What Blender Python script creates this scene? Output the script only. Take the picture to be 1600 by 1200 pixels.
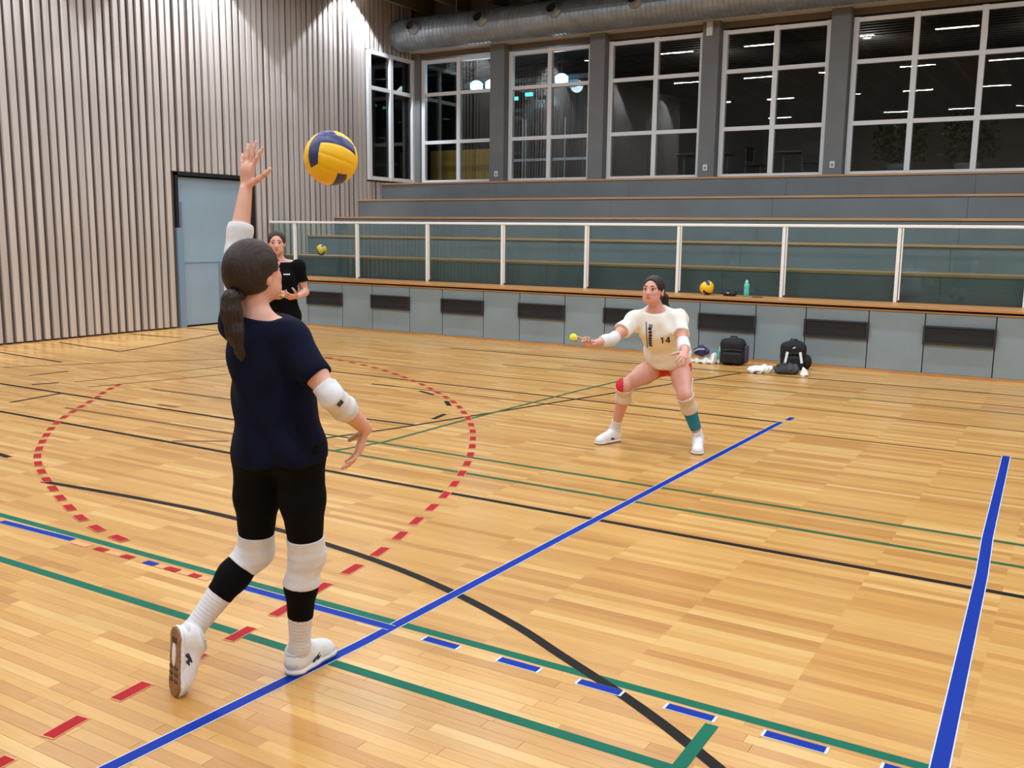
import bpy, math, random
import numpy as np
from mathutils import Matrix, Vector
from mathutils.bvhtree import BVHTree

for o in list(bpy.data.objects):
    bpy.data.objects.remove(o)
SC = bpy.context.scene
C = SC.collection
random.seed(7)
RNG = np.random.default_rng(7)

# ------------------------------------------------------------------ camera
CAM_POS = Vector((0, 0, 1.75))
yaw, pitch, roll = 0.5398, 0.1580, 0.0118
fwd = Vector((-math.sin(yaw) * math.cos(pitch), math.cos(yaw) * math.cos(pitch), -math.sin(pitch)))
rt0 = Vector((math.cos(yaw), math.sin(yaw), 0))
up0 = rt0.cross(fwd)
rt = rt0 * math.cos(roll) + up0 * math.sin(roll)
upv = -rt0 * math.sin(roll) + up0 * math.cos(roll)
cd = bpy.data.cameras.new('camera')
cd.sensor_width = 36.0
cd.lens = 1493 / 1600 * 36.0
cd.clip_start, cd.clip_end = 0.05, 200
cam = bpy.data.objects.new('camera', cd)
m3 = Matrix((rt, upv, -fwd)).transposed()
cam.matrix_world = Matrix.Translation(CAM_POS) @ m3.to_4x4()
C.objects.link(cam)
SC.camera = cam

# ------------------------------------------------------------------ world, exposure
w = bpy.data.worlds.new('night')
SC.world = w
w.use_nodes = True
bg = w.node_tree.nodes['Background']
bg.inputs[0].default_value = (0.05, 0.07, 0.10, 1)
bg.inputs[1].default_value = 0.03
vs = SC.view_settings
vs.view_transform = 'Standard'
vs.look = 'None'
vs.gamma = 1.0
vs.use_curve_mapping = False
vs.exposure = 0.0
cy = SC.cycles
cy.max_bounces = 7; cy.diffuse_bounces = 4; cy.glossy_bounces = 4; cy.transmission_bounces = 4; cy.transparent_max_bounces = 10
cy.caustics_reflective = False; cy.caustics_refractive = False

LUM_POWER = 76.0        # each ceiling luminaire
SPOT_POWER = 600.0      # each wall washer
LUM_COL = (0.90, 0.95, 1.0)
SPOT_COL = (0.84, 0.92, 1.0)

# ------------------------------------------------------------------ helpers
def lin(c):
    return tuple((x / 255 / 12.92) if x / 255 <= 0.04045 else ((x / 255 + 0.055) / 1.055) ** 2.4 for x in c)

def tag(o, label=None, cat=None, group=None, kind=None):
    if label: o['label'] = label
    if cat: o['category'] = cat
    if group: o['group'] = group
    if kind: o['kind'] = kind
    return o

def thing(name, label, cat, loc=(0, 0, 0), group=None, kind=None):
    o = bpy.data.objects.new(name, None)
    o.empty_display_size = 0.1
    o.location = loc
    C.objects.link(o)
    return tag(o, label, cat, group, kind)

def origin_of(o):
    v = Vector((0, 0, 0))
    while o is not None:
        v += o.location
        o = o.parent
    return v

def link(name, me, m, parent=None, smooth=False):
    o = bpy.data.objects.new(name, me)
    C.objects.link(o)
    if m is not None and not me.materials:
        me.materials.append(m)
    if parent is not None:
        o.parent = parent
    if smooth:
        me.polygons.foreach_set('use_smooth', [True] * len(me.polygons))
    return o

def mesh(name, V, F, m, parent=None, smooth=False):
    """V in world coordinates; stored relative to the parent's origin"""
    V = np.asarray(V, float).reshape(-1, 3)
    if parent is not None:
        V = V - np.array(origin_of(parent))
    me = bpy.data.meshes.new(name)
    if isinstance(F, np.ndarray):
        n, k = F.shape
        me.vertices.add(len(V)); me.vertices.foreach_set('co', V.astype(np.float32).ravel())
        me.loops.add(n * k); me.loops.foreach_set('vertex_index', F.astype(np.int32).ravel())
        me.polygons.add(n)
        me.polygons.foreach_set('loop_start', np.arange(0, n * k, k, dtype=np.int32))
        me.update(calc_edges=True)
        me.validate()
    else:
        me.from_pydata(V.tolist(), [], F)
        me.update()
    return link(name, me, m, parent, smooth)

BOXF = [(0, 3, 2, 1), (4, 5, 6, 7), (0, 1, 5, 4), (1, 2, 6, 5), (2, 3, 7, 6), (3, 0, 4, 7)]
def boxv(x0, x1, y0, y1, z0, z1):
    return [(x0, y0, z0), (x1, y0, z0), (x1, y1, z0), (x0, y1, z0), (x0, y0, z1), (x1, y0, z1), (x1, y1, z1), (x0, y1, z1)]

class MB:
    """collects boxes, tubes and lathes for ONE mesh"""
    def __init__(s): s.V = []; s.F = []
    def add(s, V, F):
        n = len(s.V); s.V += [tuple(v) for v in V]; s.F += [tuple(i + n for i in f) for f in F]; return s
    def box(s, *a): return s.add(boxv(*a), BOXF)
    def bar(s, a, b, w, h, upd=(0, 0, 1)):
        a, b = Vector(a), Vector(b); d = (b - a).normalized(); u = Vector(upd)
        sd = d.cross(u).normalized() * (w / 2); uu = sd.cross(d).normalized() * (h / 2)
        V = []
        for p in (a, b):
            V += [p - sd - uu, p + sd - uu, p + sd + uu, p - sd + uu]
        return s.add(V, [(0, 1, 2, 3), (7, 6, 5, 4), (0, 4, 5, 1), (1, 5, 6, 2), (2, 6, 7, 3), (3, 7, 4, 0)])
    def tube(s, pts, rad, n=12, caps=True):
        pts = [Vector(q) for q in pts]
        rad = rad if hasattr(rad, '__len__') else [rad] * len(pts)
        V = []; F = []; prev = None
        for i, q in enumerate(pts):
            d = (pts[min(i + 1, len(pts) - 1)] - pts[max(i - 1, 0)]).normalized()
            if prev is None:
                prev = d.orthogonal().normalized()
            x = (prev - d * prev.dot(d)).normalized(); prev = x; y = d.cross(x)
            for j in range(n):
                t = 2 * math.pi * j / n
                V.append(q + (x * math.cos(t) + y * math.sin(t)) * rad[i])
        for i in range(len(pts) - 1):
            for j in range(n):
                k = (j + 1) % n
                F.append((i * n + j, i * n + k, (i + 1) * n + k, (i + 1) * n + j))
        if caps:
            F.append(tuple(range(n - 1, -1, -1))); F.append(tuple((len(pts) - 1) * n + j for j in range(n)))
        return s.add(V, F)
    def build(s, name, m, parent=None, smooth=False):
        return mesh(name, s.V, s.F, m, parent, smooth)

def box(name, m, parent, *a, bevel=0.0):
    o = mesh(name, boxv(*a), BOXF, m, parent)
    if bevel:
        b = o.modifiers.new('bevel', 'BEVEL'); b.width = bevel; b.segments = 2; b.limit_method = 'NONE'
    return o

# ------------------------------------------------------------------ materials
MATS = {}
def pm(name, col, rough=0.5, metal=0.0, var=0.0, vscale=8.0, bump=0.0, bscale=60.0, stretch=(1, 1, 1), spec=0.5, emit=None, estr=0, coord='Object', rnd=0.0, sss=0.0, sheen=0.0):
    if name in MATS: return MATS[name]
    m = bpy.data.materials.new(name); m.use_nodes = True
    nt = m.node_tree; b = nt.nodes['Principled BSDF']
    c = lin(col) + (1,)
    b.inputs['Base Color'].default_value = c
    b.inputs['Roughness'].default_value = rough
    b.inputs['Metallic'].default_value = metal
    b.inputs['Specular IOR Level'].default_value = spec
    if sheen: b.inputs['Sheen Weight'].default_value = sheen
    if sss:
        b.inputs['Subsurface Weight'].default_value = sss
        b.inputs['Subsurface Radius'].default_value = (0.012, 0.005, 0.003)
    if emit:
        b.inputs['Emission Color'].default_value = lin(emit) + (1,)
        b.inputs['Emission Strength'].default_value = estr
    if var or bump or rnd:
        tc = nt.nodes.new('ShaderNodeTexCoord'); mp = nt.nodes.new('ShaderNodeMapping')
        mp.inputs['Scale'].default_value = stretch
        nt.links.new(tc.outputs[coord], mp.inputs['Vector'])
        src = None
        if var:
            n = nt.nodes.new('ShaderNodeTexNoise'); n.inputs['Scale'].default_value = vscale; n.inputs['Detail'].default_value = 5
            nt.links.new(mp.outputs[0], n.inputs['Vector'])
            hs = nt.nodes.new('ShaderNodeHueSaturation'); hs.inputs['Color'].default_value = c
            mr = nt.nodes.new('ShaderNodeMapRange')
            mr.inputs['From Min'].default_value = 0.3; mr.inputs['From Max'].default_value = 0.7
            mr.inputs['To Min'].default_value = 1 - var; mr.inputs['To Max'].default_value = 1 + var
            nt.links.new(n.outputs['Fac'], mr.inputs['Value']); nt.links.new(mr.outputs[0], hs.inputs['Value'])
            src = hs.outputs['Color']
        if rnd:
            oi = nt.nodes.new('ShaderNodeObjectInfo'); mr = nt.nodes.new('ShaderNodeMapRange')
            mr.inputs['To Min'].default_value = 1 - rnd; mr.inputs['To Max'].default_value = 1 + rnd
            nt.links.new(oi.outputs['Random'], mr.inputs['Value'])
            hs = nt.nodes.new('ShaderNodeHueSaturation'); hs.inputs['Color'].default_value = c
            if src: nt.links.new(src, hs.inputs['Color'])
            nt.links.new(mr.outputs[0], hs.inputs['Value']); src = hs.outputs['Color']
        if src: nt.links.new(src, b.inputs['Base Color'])
        if bump:
            n2 = nt.nodes.new('ShaderNodeTexNoise'); n2.inputs['Scale'].default_value = bscale; n2.inputs['Detail'].default_value = 3
            nt.links.new(mp.outputs[0], n2.inputs['Vector'])
            bp = nt.nodes.new('ShaderNodeBump'); bp.inputs['Strength'].default_value = bump; bp.inputs['Distance'].default_value = 0.01
            nt.links.new(n2.outputs['Fac'], bp.inputs['Height']); nt.links.new(bp.outputs[0], b.inputs['Normal'])
    MATS[name] = m
    return m

def glass_mat(name, tint=(1, 1, 1), ior=1.5, tr=1.0):
    m = bpy.data.materials.new(name); m.use_nodes = True; nt = m.node_tree
    nt.nodes.remove(nt.nodes['Principled BSDF']); out = nt.nodes['Material Output']
    fr = nt.nodes.new('ShaderNodeFresnel'); fr.inputs['IOR'].default_value = ior
    t = nt.nodes.new('ShaderNodeBsdfTransparent'); t.inputs[0].default_value = (*tint, 1)
    g = nt.nodes.new('ShaderNodeBsdfGlossy'); g.inputs['Roughness'].default_value = 0.0
    mx = nt.nodes.new('ShaderNodeMixShader')
    nt.links.new(fr.outputs[0], mx.inputs[0]); nt.links.new(t.outputs[0], mx.inputs[1]); nt.links.new(g.outputs[0], mx.inputs[2])
    nt.links.new(mx.outputs[0], out.inputs['Surface'])
    return m

def wood_floor(name, per_object):
    m = bpy.data.materials.new(name); m.use_nodes = True; nt = m.node_tree; N = nt.nodes; Lk = nt.links
    b = N['Principled BSDF']
    tc = N.new('ShaderNodeTexCoord')
    geo = N.new('ShaderNodeNewGeometry')
    pos = geo.outputs['Position']
    if per_object:
        oi = N.new('ShaderNodeObjectInfo'); rv = oi.outputs['Random']
    else:
        br = N.new('ShaderNodeTexBrick')
        br.inputs['Color1'].default_value = (0, 0, 0, 1); br.inputs['Color2'].default_value = (1, 1, 1, 1)
        br.inputs['Mortar'].default_value = (0.3, 0.3, 0.3, 1)
        br.inputs['Scale'].default_value = 1.0
        br.inputs['Mortar Size'].default_value = 0.0006
        br.inputs['Brick Width'].default_value = 0.62
        br.inputs['Row Height'].default_value = 0.058
        br.offset = 0.37; br.offset_frequency = 1
        mp0 = N.new('ShaderNodeMapping'); mp0.inputs['Location'].default_value = (0, -1.4, 0)
        Lk.new(pos, mp0.inputs['Vector']); Lk.new(mp0.outputs[0], br.inputs['Vector'])
        rv = br.outputs['Color']
    ramp = N.new('ShaderNodeValToRGB')
    els = ramp.color_ramp.elements
    cols = [(0.0, (186, 131, 68)), (0.3, (199, 147, 79)), (0.6, (206, 156, 86)), (0.85, (211, 163, 94)), (1.0, (220, 177, 111))]
    els[0].position = 0; els[0].color = lin(cols[0][1]) + (1,)
    els[1].position = 1; els[1].color = lin(cols[-1][1]) + (1,)
    for p_, c_ in cols[1:-1]:
        e = els.new(p_); e.color = lin(c_) + (1,)
    Lk.new(rv, ramp.inputs[0])
    mp = N.new('ShaderNodeMapping'); mp.inputs['Scale'].default_value = (1.6, 26, 26)
    Lk.new(pos, mp.inputs['Vector'])
    n = N.new('ShaderNodeTexNoise'); n.inputs['Scale'].default_value = 2.2; n.inputs['Detail'].default_value = 6; n.inputs['Roughness'].default_value = 0.6
    Lk.new(mp.outputs[0], n.inputs['Vector'])
    mr = N.new('ShaderNodeMapRange'); mr.inputs['From Min'].default_value = 0.3; mr.inputs['From Max'].default_value = 0.7
    mr.inputs['To Min'].default_value = 0.90; mr.inputs['To Max'].default_value = 1.08
    Lk.new(n.outputs['Fac'], mr.inputs['Value'])
    hs = N.new('ShaderNodeHueSaturation'); hs.inputs['Saturation'].default_value = 1.0
    Lk.new(ramp.outputs[0], hs.inputs['Color']); Lk.new(mr.outputs[0], hs.inputs['Value'])
    Lk.new(hs.outputs[0], b.inputs['Base Color'])
    b.inputs['Roughness'].default_value = 0.28
    n3 = N.new('ShaderNodeTexNoise'); n3.inputs['Scale'].default_value = 0.8; Lk.new(pos, n3.inputs['Vector'])
    mr3 = N.new('ShaderNodeMapRange'); mr3.inputs['To Min'].default_value = 0.2; mr3.inputs['To Max'].default_value = 0.36
    Lk.new(n3.outputs['Fac'], mr3.inputs['Value']); Lk.new(mr3.outputs[0], b.inputs['Roughness'])
    b.inputs['Specular IOR Level'].default_value = 0.45
    return m

M_FLOOR = wood_floor('parquet', False)
M_PLANK = wood_floor('parquet_plank', True)
M_SLAT = pm('pale_slat_wood', (186, 177, 172), 0.6, var=0.10, vscale=3, stretch=(6, 6, 0.4), rnd=0.08)
M_BACK = pm('slat_backing', (84, 74, 68), 0.8, var=0.1)
M_WALLP = pm('plain_wall', (168, 160, 150), 0.7, var=0.05)
M_CEIL = pm('dark_ceiling', (22, 21, 21), 0.9)
M_JOIST = pm('joist_wood', (96, 90, 84), 0.7, var=0.1)
M_PANEL = pm('grey_blue_panel', (134, 152, 162), 0.5, var=0.05, vscale=2.5, rnd=0.03)
M_VENT = pm('dark_vent', (40, 42, 46), 0.55)
M_VENTIN = pm('vent_inner', (24, 25, 28), 0.7, bump=0.2, bscale=150)
M_STEPW = pm('step_wood', (176, 134, 92), 0.42, var=0.14, vscale=4, stretch=(0.5, 8, 8))
M_LEDGE = pm('ledge_wood', (190, 140, 88), 0.38, var=0.14, vscale=4, stretch=(0.5, 8, 8))
M_RISER = pm('riser_grey', (102, 109, 114), 0.75, var=0.09, vscale=1.6, stretch=(1, 1, 1), bump=0.05)
M_SHADOWGAP = pm('gap_black', (14, 13, 12), 0.9)
M_FRAME = pm('window_frame_white', (232, 234, 238), 0.45)
M_COLUMN = pm('column_grey', (120, 123, 126), 0.75, var=0.06, vscale=3)
M_BEAM = pm('beam_brown', (112, 100, 88), 0.7, var=0.06)
M_RAIL = pm('rail_white', (236, 236, 232), 0.35)
M_GLASS = glass_mat('pane_glass', (0.93, 0.96, 0.96), 1.5)
M_RGLASS = glass_mat('railing_glass', (0.88, 0.98, 0.97), 1.35)
M_ZINC = pm('galvanised', (158, 168, 178), 0.38, metal=0.55, var=0.15, vscale=5)
M_BLACK = pm('matt_black', (18, 18, 19), 0.6)
M_WHITEP = pm('white_plastic', (226, 228, 230), 0.4)
M_DOOR = pm('door_blue_grey', (148, 172, 190), 0.45, var=0.04, vscale=2)
M_DOORF = pm('door_frame_blue', (122, 148, 172), 0.45)
M_GREYP = pm('grey_plate', (128, 140, 146), 0.5)

# ================================================================== STRUCTURE
XW, XR, YF, YB, ZC = -13.74, 5.0, -9.0, 18.4, 6.9
# ---- floor: slab with an opening that the near planks fill
PX0, PX1, PY0, NROW, PW = -4.75, 0.25, 1.4, 32, 0.058
PY1 = PY0 + NROW * PW
b = MB()
for (x0, x1, y0, y1) in ((XW, XR, YF, PY0), (XW, XR, PY1, 13.12), (XW, PX0, PY0, PY1), (PX1, XR, PY0, PY1)):
    b.box(x0, x1, y0, y1, -0.12, 0.0)
b.box(PX0, PX1, PY0, PY1, -0.12, -0.03)
floor = b.build('floor', M_FLOOR)
tag(floor, 'varnished parquet sports floor with coloured court lines', 'floor', kind='structure')
# one plank mesh, shared (unit length, tiny chamfer)
c_ = 0.0007; hw = PW / 2 - 0.0004; ex = 0.0008
pv = [(ex, -hw, -0.03), (1 - ex, -hw, -0.03), (1 - ex, hw, -0.03), (ex, hw, -0.03),
      (ex, -hw, -c_), (1 - ex, -hw, -c_), (1 - ex, hw, -c_), (ex, hw, -c_),
      (ex + .002, -hw + c_, 0), (1 - ex - .002, -hw + c_, 0), (1 - ex - .002, hw - c_, 0), (ex + .002, hw - c_, 0)]
pf = [(0, 1, 5, 4), (1, 2, 6, 5), (2, 3, 7, 6), (3, 0, 4, 7), (4, 5, 9, 8), (5, 6, 10, 9), (6, 7, 11, 10), (7, 4, 8, 11), (8, 9, 10, 11)]
pme = bpy.data.meshes.new('plank'); pme.from_pydata(pv, [], pf); pme.materials.append(M_PLANK)
for r_i in range(NROW):
    x = PX0; first = True
    while x < PX1 - 1e-4:
        L = random.choice((0.5, 0.6, 0.65, 0.75))
        if first: L *= random.uniform(0.35, 1.0); first = False
        if PX1 - (x + L) < 0.2: L = PX1 - x
        o = bpy.data.objects.new('plank', pme); C.objects.link(o); o.parent = floor
        o.location = (x, PY0 + (r_i + 0.5) * PW, 0.0); o.scale = (L, 1, 1)
        x += L

# ---- painted court lines, thin strips on the floor
def paint(name, c, edge=None):
    return pm(name, c, 0.5, var=0.05, vscale=5, spec=0.12)
P_BLUE = paint('paint_blue', (2, 46, 150)); P_GREEN = paint('paint_green', (12, 102, 80)); P_BLACK = paint('paint_black', (24, 20, 18))
P_RED = paint('paint_red', (168, 22, 32)); P_BROWN = paint('paint_brown', (120, 84, 48)); P_DGREEN = paint('paint_dark_green', (52, 92, 58)); P_ORANGE = paint('paint_orange', (226, 158, 112)); P_PALE = paint('paint_pale_edge', (206, 214, 226))
LZ = [0.0006]
def strip(pts, wd, m, name='court_line', z=None):
    if z is None:
        LZ[0] += 0.00002; z = LZ[0]
    pts = [Vector((q[0], q[1], 0)) for q in pts]
    V = []; F = []
    for i, q in enumerate(pts):
        d0 = (pts[i] - pts[i - 1]).normalized() if i > 0 else None
        d1 = (pts[i + 1] - pts[i]).normalized() if i < len(pts) - 1 else None
        d = ((d0 or d1) + (d1 or d0)).normalized()
        k = 1.0 / max(0.5, d.dot(d1 or d0))
        s = Vector((-d.y, d.x, 0)) * wd / 2 * k
        V += [q + s + Vector((0, 0, z)), q - s + Vector((0, 0, z))]
        if i: F.append((2 * i - 2, 2 * i - 1, 2 * i + 1, 2 * i))
    return mesh(name, V, F, m, floor)
def smooth_path(pts, n=8):
    out = []
    P_ = [np.array(q, float) for q in pts]
    for i in range(len(P_) - 1):
        p0 = P_[max(i - 1, 0)]; p1 = P_[i]; p2 = P_[i + 1]; p3 = P_[min(i + 2, len(P_) - 1)]
        for j in range(n):
            t = j / n
            out.append(0.5 * ((2 * p1) + (-p0 + p2) * t + (2 * p0 - 5 * p1 + 4 * p2 - p3) * t * t + (-p0 + 3 * p1 - 3 * p2 + p3) * t ** 3))
    out.append(P_[-1])
    return out
XE = 2.5
# long lines parallel to the stand
strip([(-12.5, 5.18), (XE, 5.15)], 0.05, P_BLACK)
strip([(-5.2, 5.68), (XE, 5.62)], 0.045, P_DGREEN)
strip([(-5.56, 6.12), (XE, 6.03)], 0.045, P_DGREEN)
strip([(-9.0, 3.235), (XE, 3.255)], 0.05, P_GREEN)
strip([(-9.0, 2.772), (-1.02, 2.79)], 0.052, P_GREEN)
strip([(-6.72, 8.5), (XE, 8.5)], 0.045, P_BROWN)
strip([(-9.2, 9.86), (XE, 9.72)], 0.04, P_BROWN)
strip([(-6.6, 10.76), (XE, 10.7)], 0.04, P_DGREEN)
strip([(-5.9, 11.17), (XE, 11.17)], 0.035, P_BROWN)
strip([(-8.2, 11.85), (XE, 12.02)], 0.045, P_BLACK)
strip([(-8.6, 8.98), (-2.37, 8.91)], 0.045, P_BLACK)
strip([(-11.4, 6.12), (-6.4, 6.13)], 0.05, P_BLACK)
strip([(-8.47, 5.63), (-6.1, 5.69)], 0.05, P_BROWN)
strip([(-13.4, 7.72), (-11.39, 7.57)], 0.05, P_BLACK)
strip([(-13.4, 8.88), (-11.72, 8.70)], 0.05, P_BLACK)
strip([(-11.72, 8.70), (-12.40, 11.15)], 0.05, P_BLACK)
strip([(-11.54, 6.87), (-10.62, 8.21), (-9.92, 9.03)], 0.05, P_BROWN)
strip([(-10.66, 6.65), (-10.61, 7.13)], 0.05, P_BLACK)
strip([(-10.02, 6.28), (-9.9, 6.53)], 0.06, P_BLACK)
strip([(-9.16, 5.5), (-9.24, 6.10)], 0.05, P_BLACK)
strip([(-9.8, 6.66), (-9.4, 8.52)], 0.04, P_BROWN)
strip([(-8.7, 6.83), (-7.2, 6.87)], 0.05, P_BROWN)
strip([(-7.88, 6.25), (-7.6, 6.27)], 0.06, P_BROWN)
strip([(-6.4, 5.21), (-6.02, 5.46)], 0.04, P_BROWN)
strip([(-13.56, 10.26), (-12.89, 10.34), (-12.4, 10.36)], 0.05, P_BLACK)
strip([(-7.5, 4.2), (-6.96, 4.14)], 0.05, P_BLACK)
strip([(-13.6, 11.49), (-12.7, 11.53)], 0.05, P_BLACK)
strip([(-9.37, 6.52), (-8.87, 8.08)], 0.04, P_BROWN)
strip([(-5.44, 5.99), (-5.20, 6.65), (-4.87, 7.83), (-4.41, 9.47), (-3.71, 11.87)], 0.04, P_BLACK)
strip([(-5.06, 5.67), (-4.93, 6.15), (-4.90, 7.3), (-4.79, 9.39), (-4.70, 10.45)], 0.04, P_DGREEN)
strip([(-5.71, 6.85), (-5.16, 6.87)], 0.045, P_BLACK)
strip([(-9.25, 10.21), (-8.4, 10.16)], 0.04, P_BROWN)
for a_, b_ in (((-6.97, 8.49), (-6.64, 8.5)), ((-6.23, 8.41), (-5.95, 8.29)), ((-5.62, 8.05), (-5.44, 7.85)), ((-5.17, 7.19), (-5.22, 7.46))):
    strip([a_, b_], 0.05, P_BLACK, 'line_dash')
# broad black arc running out at the lower right
strip(smooth_path([(-6.09, 3.85), (-5.41, 3.92), (-4.61, 3.97), (-4.0, 3.95), (-3.6, 3.91), (-3.08, 3.83), (-2.57, 3.70), (-2.09, 3.52), (-1.75, 3.35), (-1.3, 3.12), (-0.9, 2.87), (-0.5, 2.58)]), 0.05, P_BLACK)
strip([(-1.02, 3.135), (-1.02, 2.765)], 0.05, P_GREEN)
# blue lines with a pale edge
def blue(pts, wd):
    strip(pts, wd + 0.009, P_PALE, 'line_edge'); strip(pts, wd, P_BLUE)
blue([(-2.64, 1.30), (-2.53, 3.0), (-2.487, 4.73), (-2.43, 6.96), (-2.375, 8.92)], 0.052)
strip([(-2.35, 9.05), (-2.345, 9.22)], 0.05, P_BLUE, 'line_dash')
blue([(-0.225, 1.2), (-0.28, 3.28), (-0.342, 5.4), (-0.375, 6.1), (-0.445, 8.55)], 0.055)
strip([(-5.45, 3.165), (-4.79, 3.185)], 0.056, P_PALE, 'line_edge'); strip([(-5.45, 3.165), (-4.79, 3.185)], 0.05, P_BLUE)
strip([(-3.6, 3.182), (-2.52, 3.19)], 0.056, P_PALE, 'line_edge'); strip([(-3.6, 3.182), (-2.505, 3.19)], 0.05, P_BLUE)
for x0, x1 in ((-2.33, -2.16), (-1.95, -1.765), (-1.58, -1.40), (-1.21, -1.03), (-0.84, -0.63), (-0.44, -0.2), (0.0, 0.2)):
    strip([(x0 - .01, 3.178), (x1 + .01, 3.178)], 0.05, P_PALE, 'line_edge'); strip([(x0, 3.18), (x1, 3.18)], 0.045, P_BLUE, 'line_dash')
for x0, x1, m_ in ((-4.75, -4.62, P_ORANGE), (-4.56, -4.47, P_RED), (-4.46, -4.34, P_ORANGE), (-4.33, -4.25, P_RED), (-4.15, -4.06, P_BLUE), (-4.05, -3.99, P_ORANGE), (-3.98, -3.89, P_RED), (-3.88, -3.8, P_ORANGE), (-3.8, -3.73, P_RED), (-3.72, -3.66, P_ORANGE)):
    strip([(x0, 3.165), (x1, 3.165)], 0.045, m_, 'line_dash')
# red dashed arcs
def dashed(pts, on, off, wd, m, z=None):
    path = smooth_path(pts, 24); acc = [0.0]
    for i in range(1, len(path)): acc.append(acc[-1] + float(np.linalg.norm(path[i] - path[i - 1])))
    acc = np.array(acc); P_ = np.array(path); s = 0.0
    while s + on <= acc[-1]:
        q = [(np.interp(t, acc, P_[:, 0]), np.interp(t, acc, P_[:, 1])) for t in (s, s + on / 2, s + on)]
        strip([(q[0][0] + (q[0][0] - q[2][0]) * .04, q[0][1] + (q[0][1] - q[2][1]) * .04), q[1], (q[2][0] - (q[0][0] - q[2][0]) * .04, q[2][1] - (q[0][1] - q[2][1]) * .04)], wd + 0.008, P_ORANGE, 'line_edge')
        strip(q, wd, m, 'line_dash'); s += on + off
H_ = 1.75
rr = [(-1.668, .70), (-1.676, .955), (-1.701, 1.167), (-1.734, 1.582), (-1.775, 1.90), (-1.838, 2.28), (-1.938, 2.605), (-2.039, 2.913), (-2.176, 3.234), (-2.327, 3.525), (-2.495, 3.801), (-2.679, 4.068), (-2.882, 4.312), (-3.1, 4.545), (-3.362, 4.767), (-3.744, 5.051), (-4.204, 5.33), (-4.708, 5.55), (-5.3, 5.72)]
dashed([(x * H_, y * H_) for x, y in rr], 0.15, 0.148, 0.055, P_RED)
rl = [(-5.297, 3.922), (-5.121, 3.68), (-4.968, 3.508), (-4.724, 3.204), (-4.499, 2.946), (-4.249, 2.718), (-3.969, 2.497), (-3.719, 2.338), (-3.36, 2.161), (-3.075, 2.037), (-2.887, 1.966), (-2.702, 1.919), (-2.45, 1.885)]
dashed([(x * H_, y * H_) for x, y in rl], 0.14, 0.13, 0.055, P_RED)

# ---- walls and ceiling
b = MB().box(XW - 0.2, XW, YF, 11.50, 0, ZC).box(XW - 0.2, XW, 11.50, 13.22, 2.66, ZC).box(XW - 0.2, XW, 13.22, 16.66, 0, ZC)
b.box(XW - 0.2, XW, 16.66, YB + .3, 0, 2.84).box(XW - 0.2, XW, 16.66, YB + .3, 5.58, ZC)
wall_left = b.build('wall_left', M_BACK)
tag(wall_left, 'tall wall clad in pale vertical wooden slats', 'wall', kind='structure')
SW, SD, SP = 0.092, 0.045, 0.150
def slat_mesh(z0, z1):
    me = bpy.data.meshes.new('slat'); me.from_pydata(boxv(0, SD, -SW / 2, SW / 2, z0, z1), [], BOXF); me.materials.append(M_SLAT); return me
sm_full = slat_mesh(0.03, ZC); sm_door = slat_mesh(2.72, ZC); sm_wtop = slat_mesh(5.59, ZC); sm_wlow = slat_mesh(0.03, 2.80)
y = 2.0
while y < YB - 0.05:
    if 11.44 < y < 13.28: mm = [sm_door]
    elif y > 16.60: mm = [sm_wtop, sm_wlow]
    else: mm = [sm_full]
    for me in mm:
        o = bpy.data.objects.new('slat', me); C.objects.link(o); o.parent = wall_left
        o.location = (XW, y + random.uniform(-.012, .012), 0); o.scale = (random.uniform(.85, 1.1), random.uniform(.85, 1.12), 1)
    y += SP
def struct(name, mb, m, label, cat):
    return tag(mb.build(name, m), label, cat, kind='structure')
struct('wall_right', MB().box(XR, XR + .2, YF, YB, 0, ZC), M_WALLP, 'plain hall wall out of view on the right', 'wall')
struct('wall_front', MB().box(XW, XR, YF - .2, YF, 0, ZC), M_WALLP, 'plain hall wall behind the photographer', 'wall')
ceiling = struct('ceiling', MB().box(XW - .2, XR + .2, YF - .2, YB + .3, ZC, ZC + .1), M_CEIL, 'black hall ceiling with exposed joists', 'ceiling')
x = -13.2
jme = bpy.data.meshes.new('joist'); jme.from_pydata(boxv(-.05, .05, YF, YB, 6.52, ZC), [], BOXF); jme.materials.append(M_JOIST)
while x < XR:
    o = bpy.data.objects.new('joist', jme); C.objects.link(o); o.parent = ceiling; o.location = (x, 0, 0); x += 0.95
MB().bar((-13.6, 15.2, 6.6), (-9.6, 18.3, 6.6), .07, .10).build('brace', M_JOIST, ceiling)

# ---- door in the slatted wall
door = thing('door_1', None, None, (XW, 12.36, 0), kind='structure')
tag(door, 'blue-grey sports hall door in the slatted wall', 'door')
MB().box(XW - .12, XW + .05, 11.44, 11.50, 1.75, 2.70).box(XW - .12, XW + .05, 11.44, 13.28, 2.655, 2.72).box(XW - .12, XW + .05, 13.22, 13.28, 1.3, 2.66).build('frame', M_BLACK, door)
MB().box(XW - .06, XW + .06, 11.44, 11.56, 0, 1.75).build('side_post', M_DOORF, door)
MB().box(XW - .06, XW + .055, 13.20, 13.28, 0, 1.3).build('side_post', M_DOORF, door)
leaf = box('door_leaf', M_DOOR, door, XW - .10, XW - .05, 11.57, 13.20, 0.02, 2.63, bevel=.004)
MB().box(XW - .048, XW - .04, 11.62, 13.16, 1.13, 1.15).build('seam', M_DOORF, leaf)
MB().box(XW - .048, XW - .036, 11.60, 11.64, 0.05, 2.2).build('edge_strip', M_DOORF, leaf)
MB().box(XW - .05, XW + .04, 12.42, 13.19, 0.10, 1.12).build('bumper_panel', M_GREYP, door)

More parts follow.
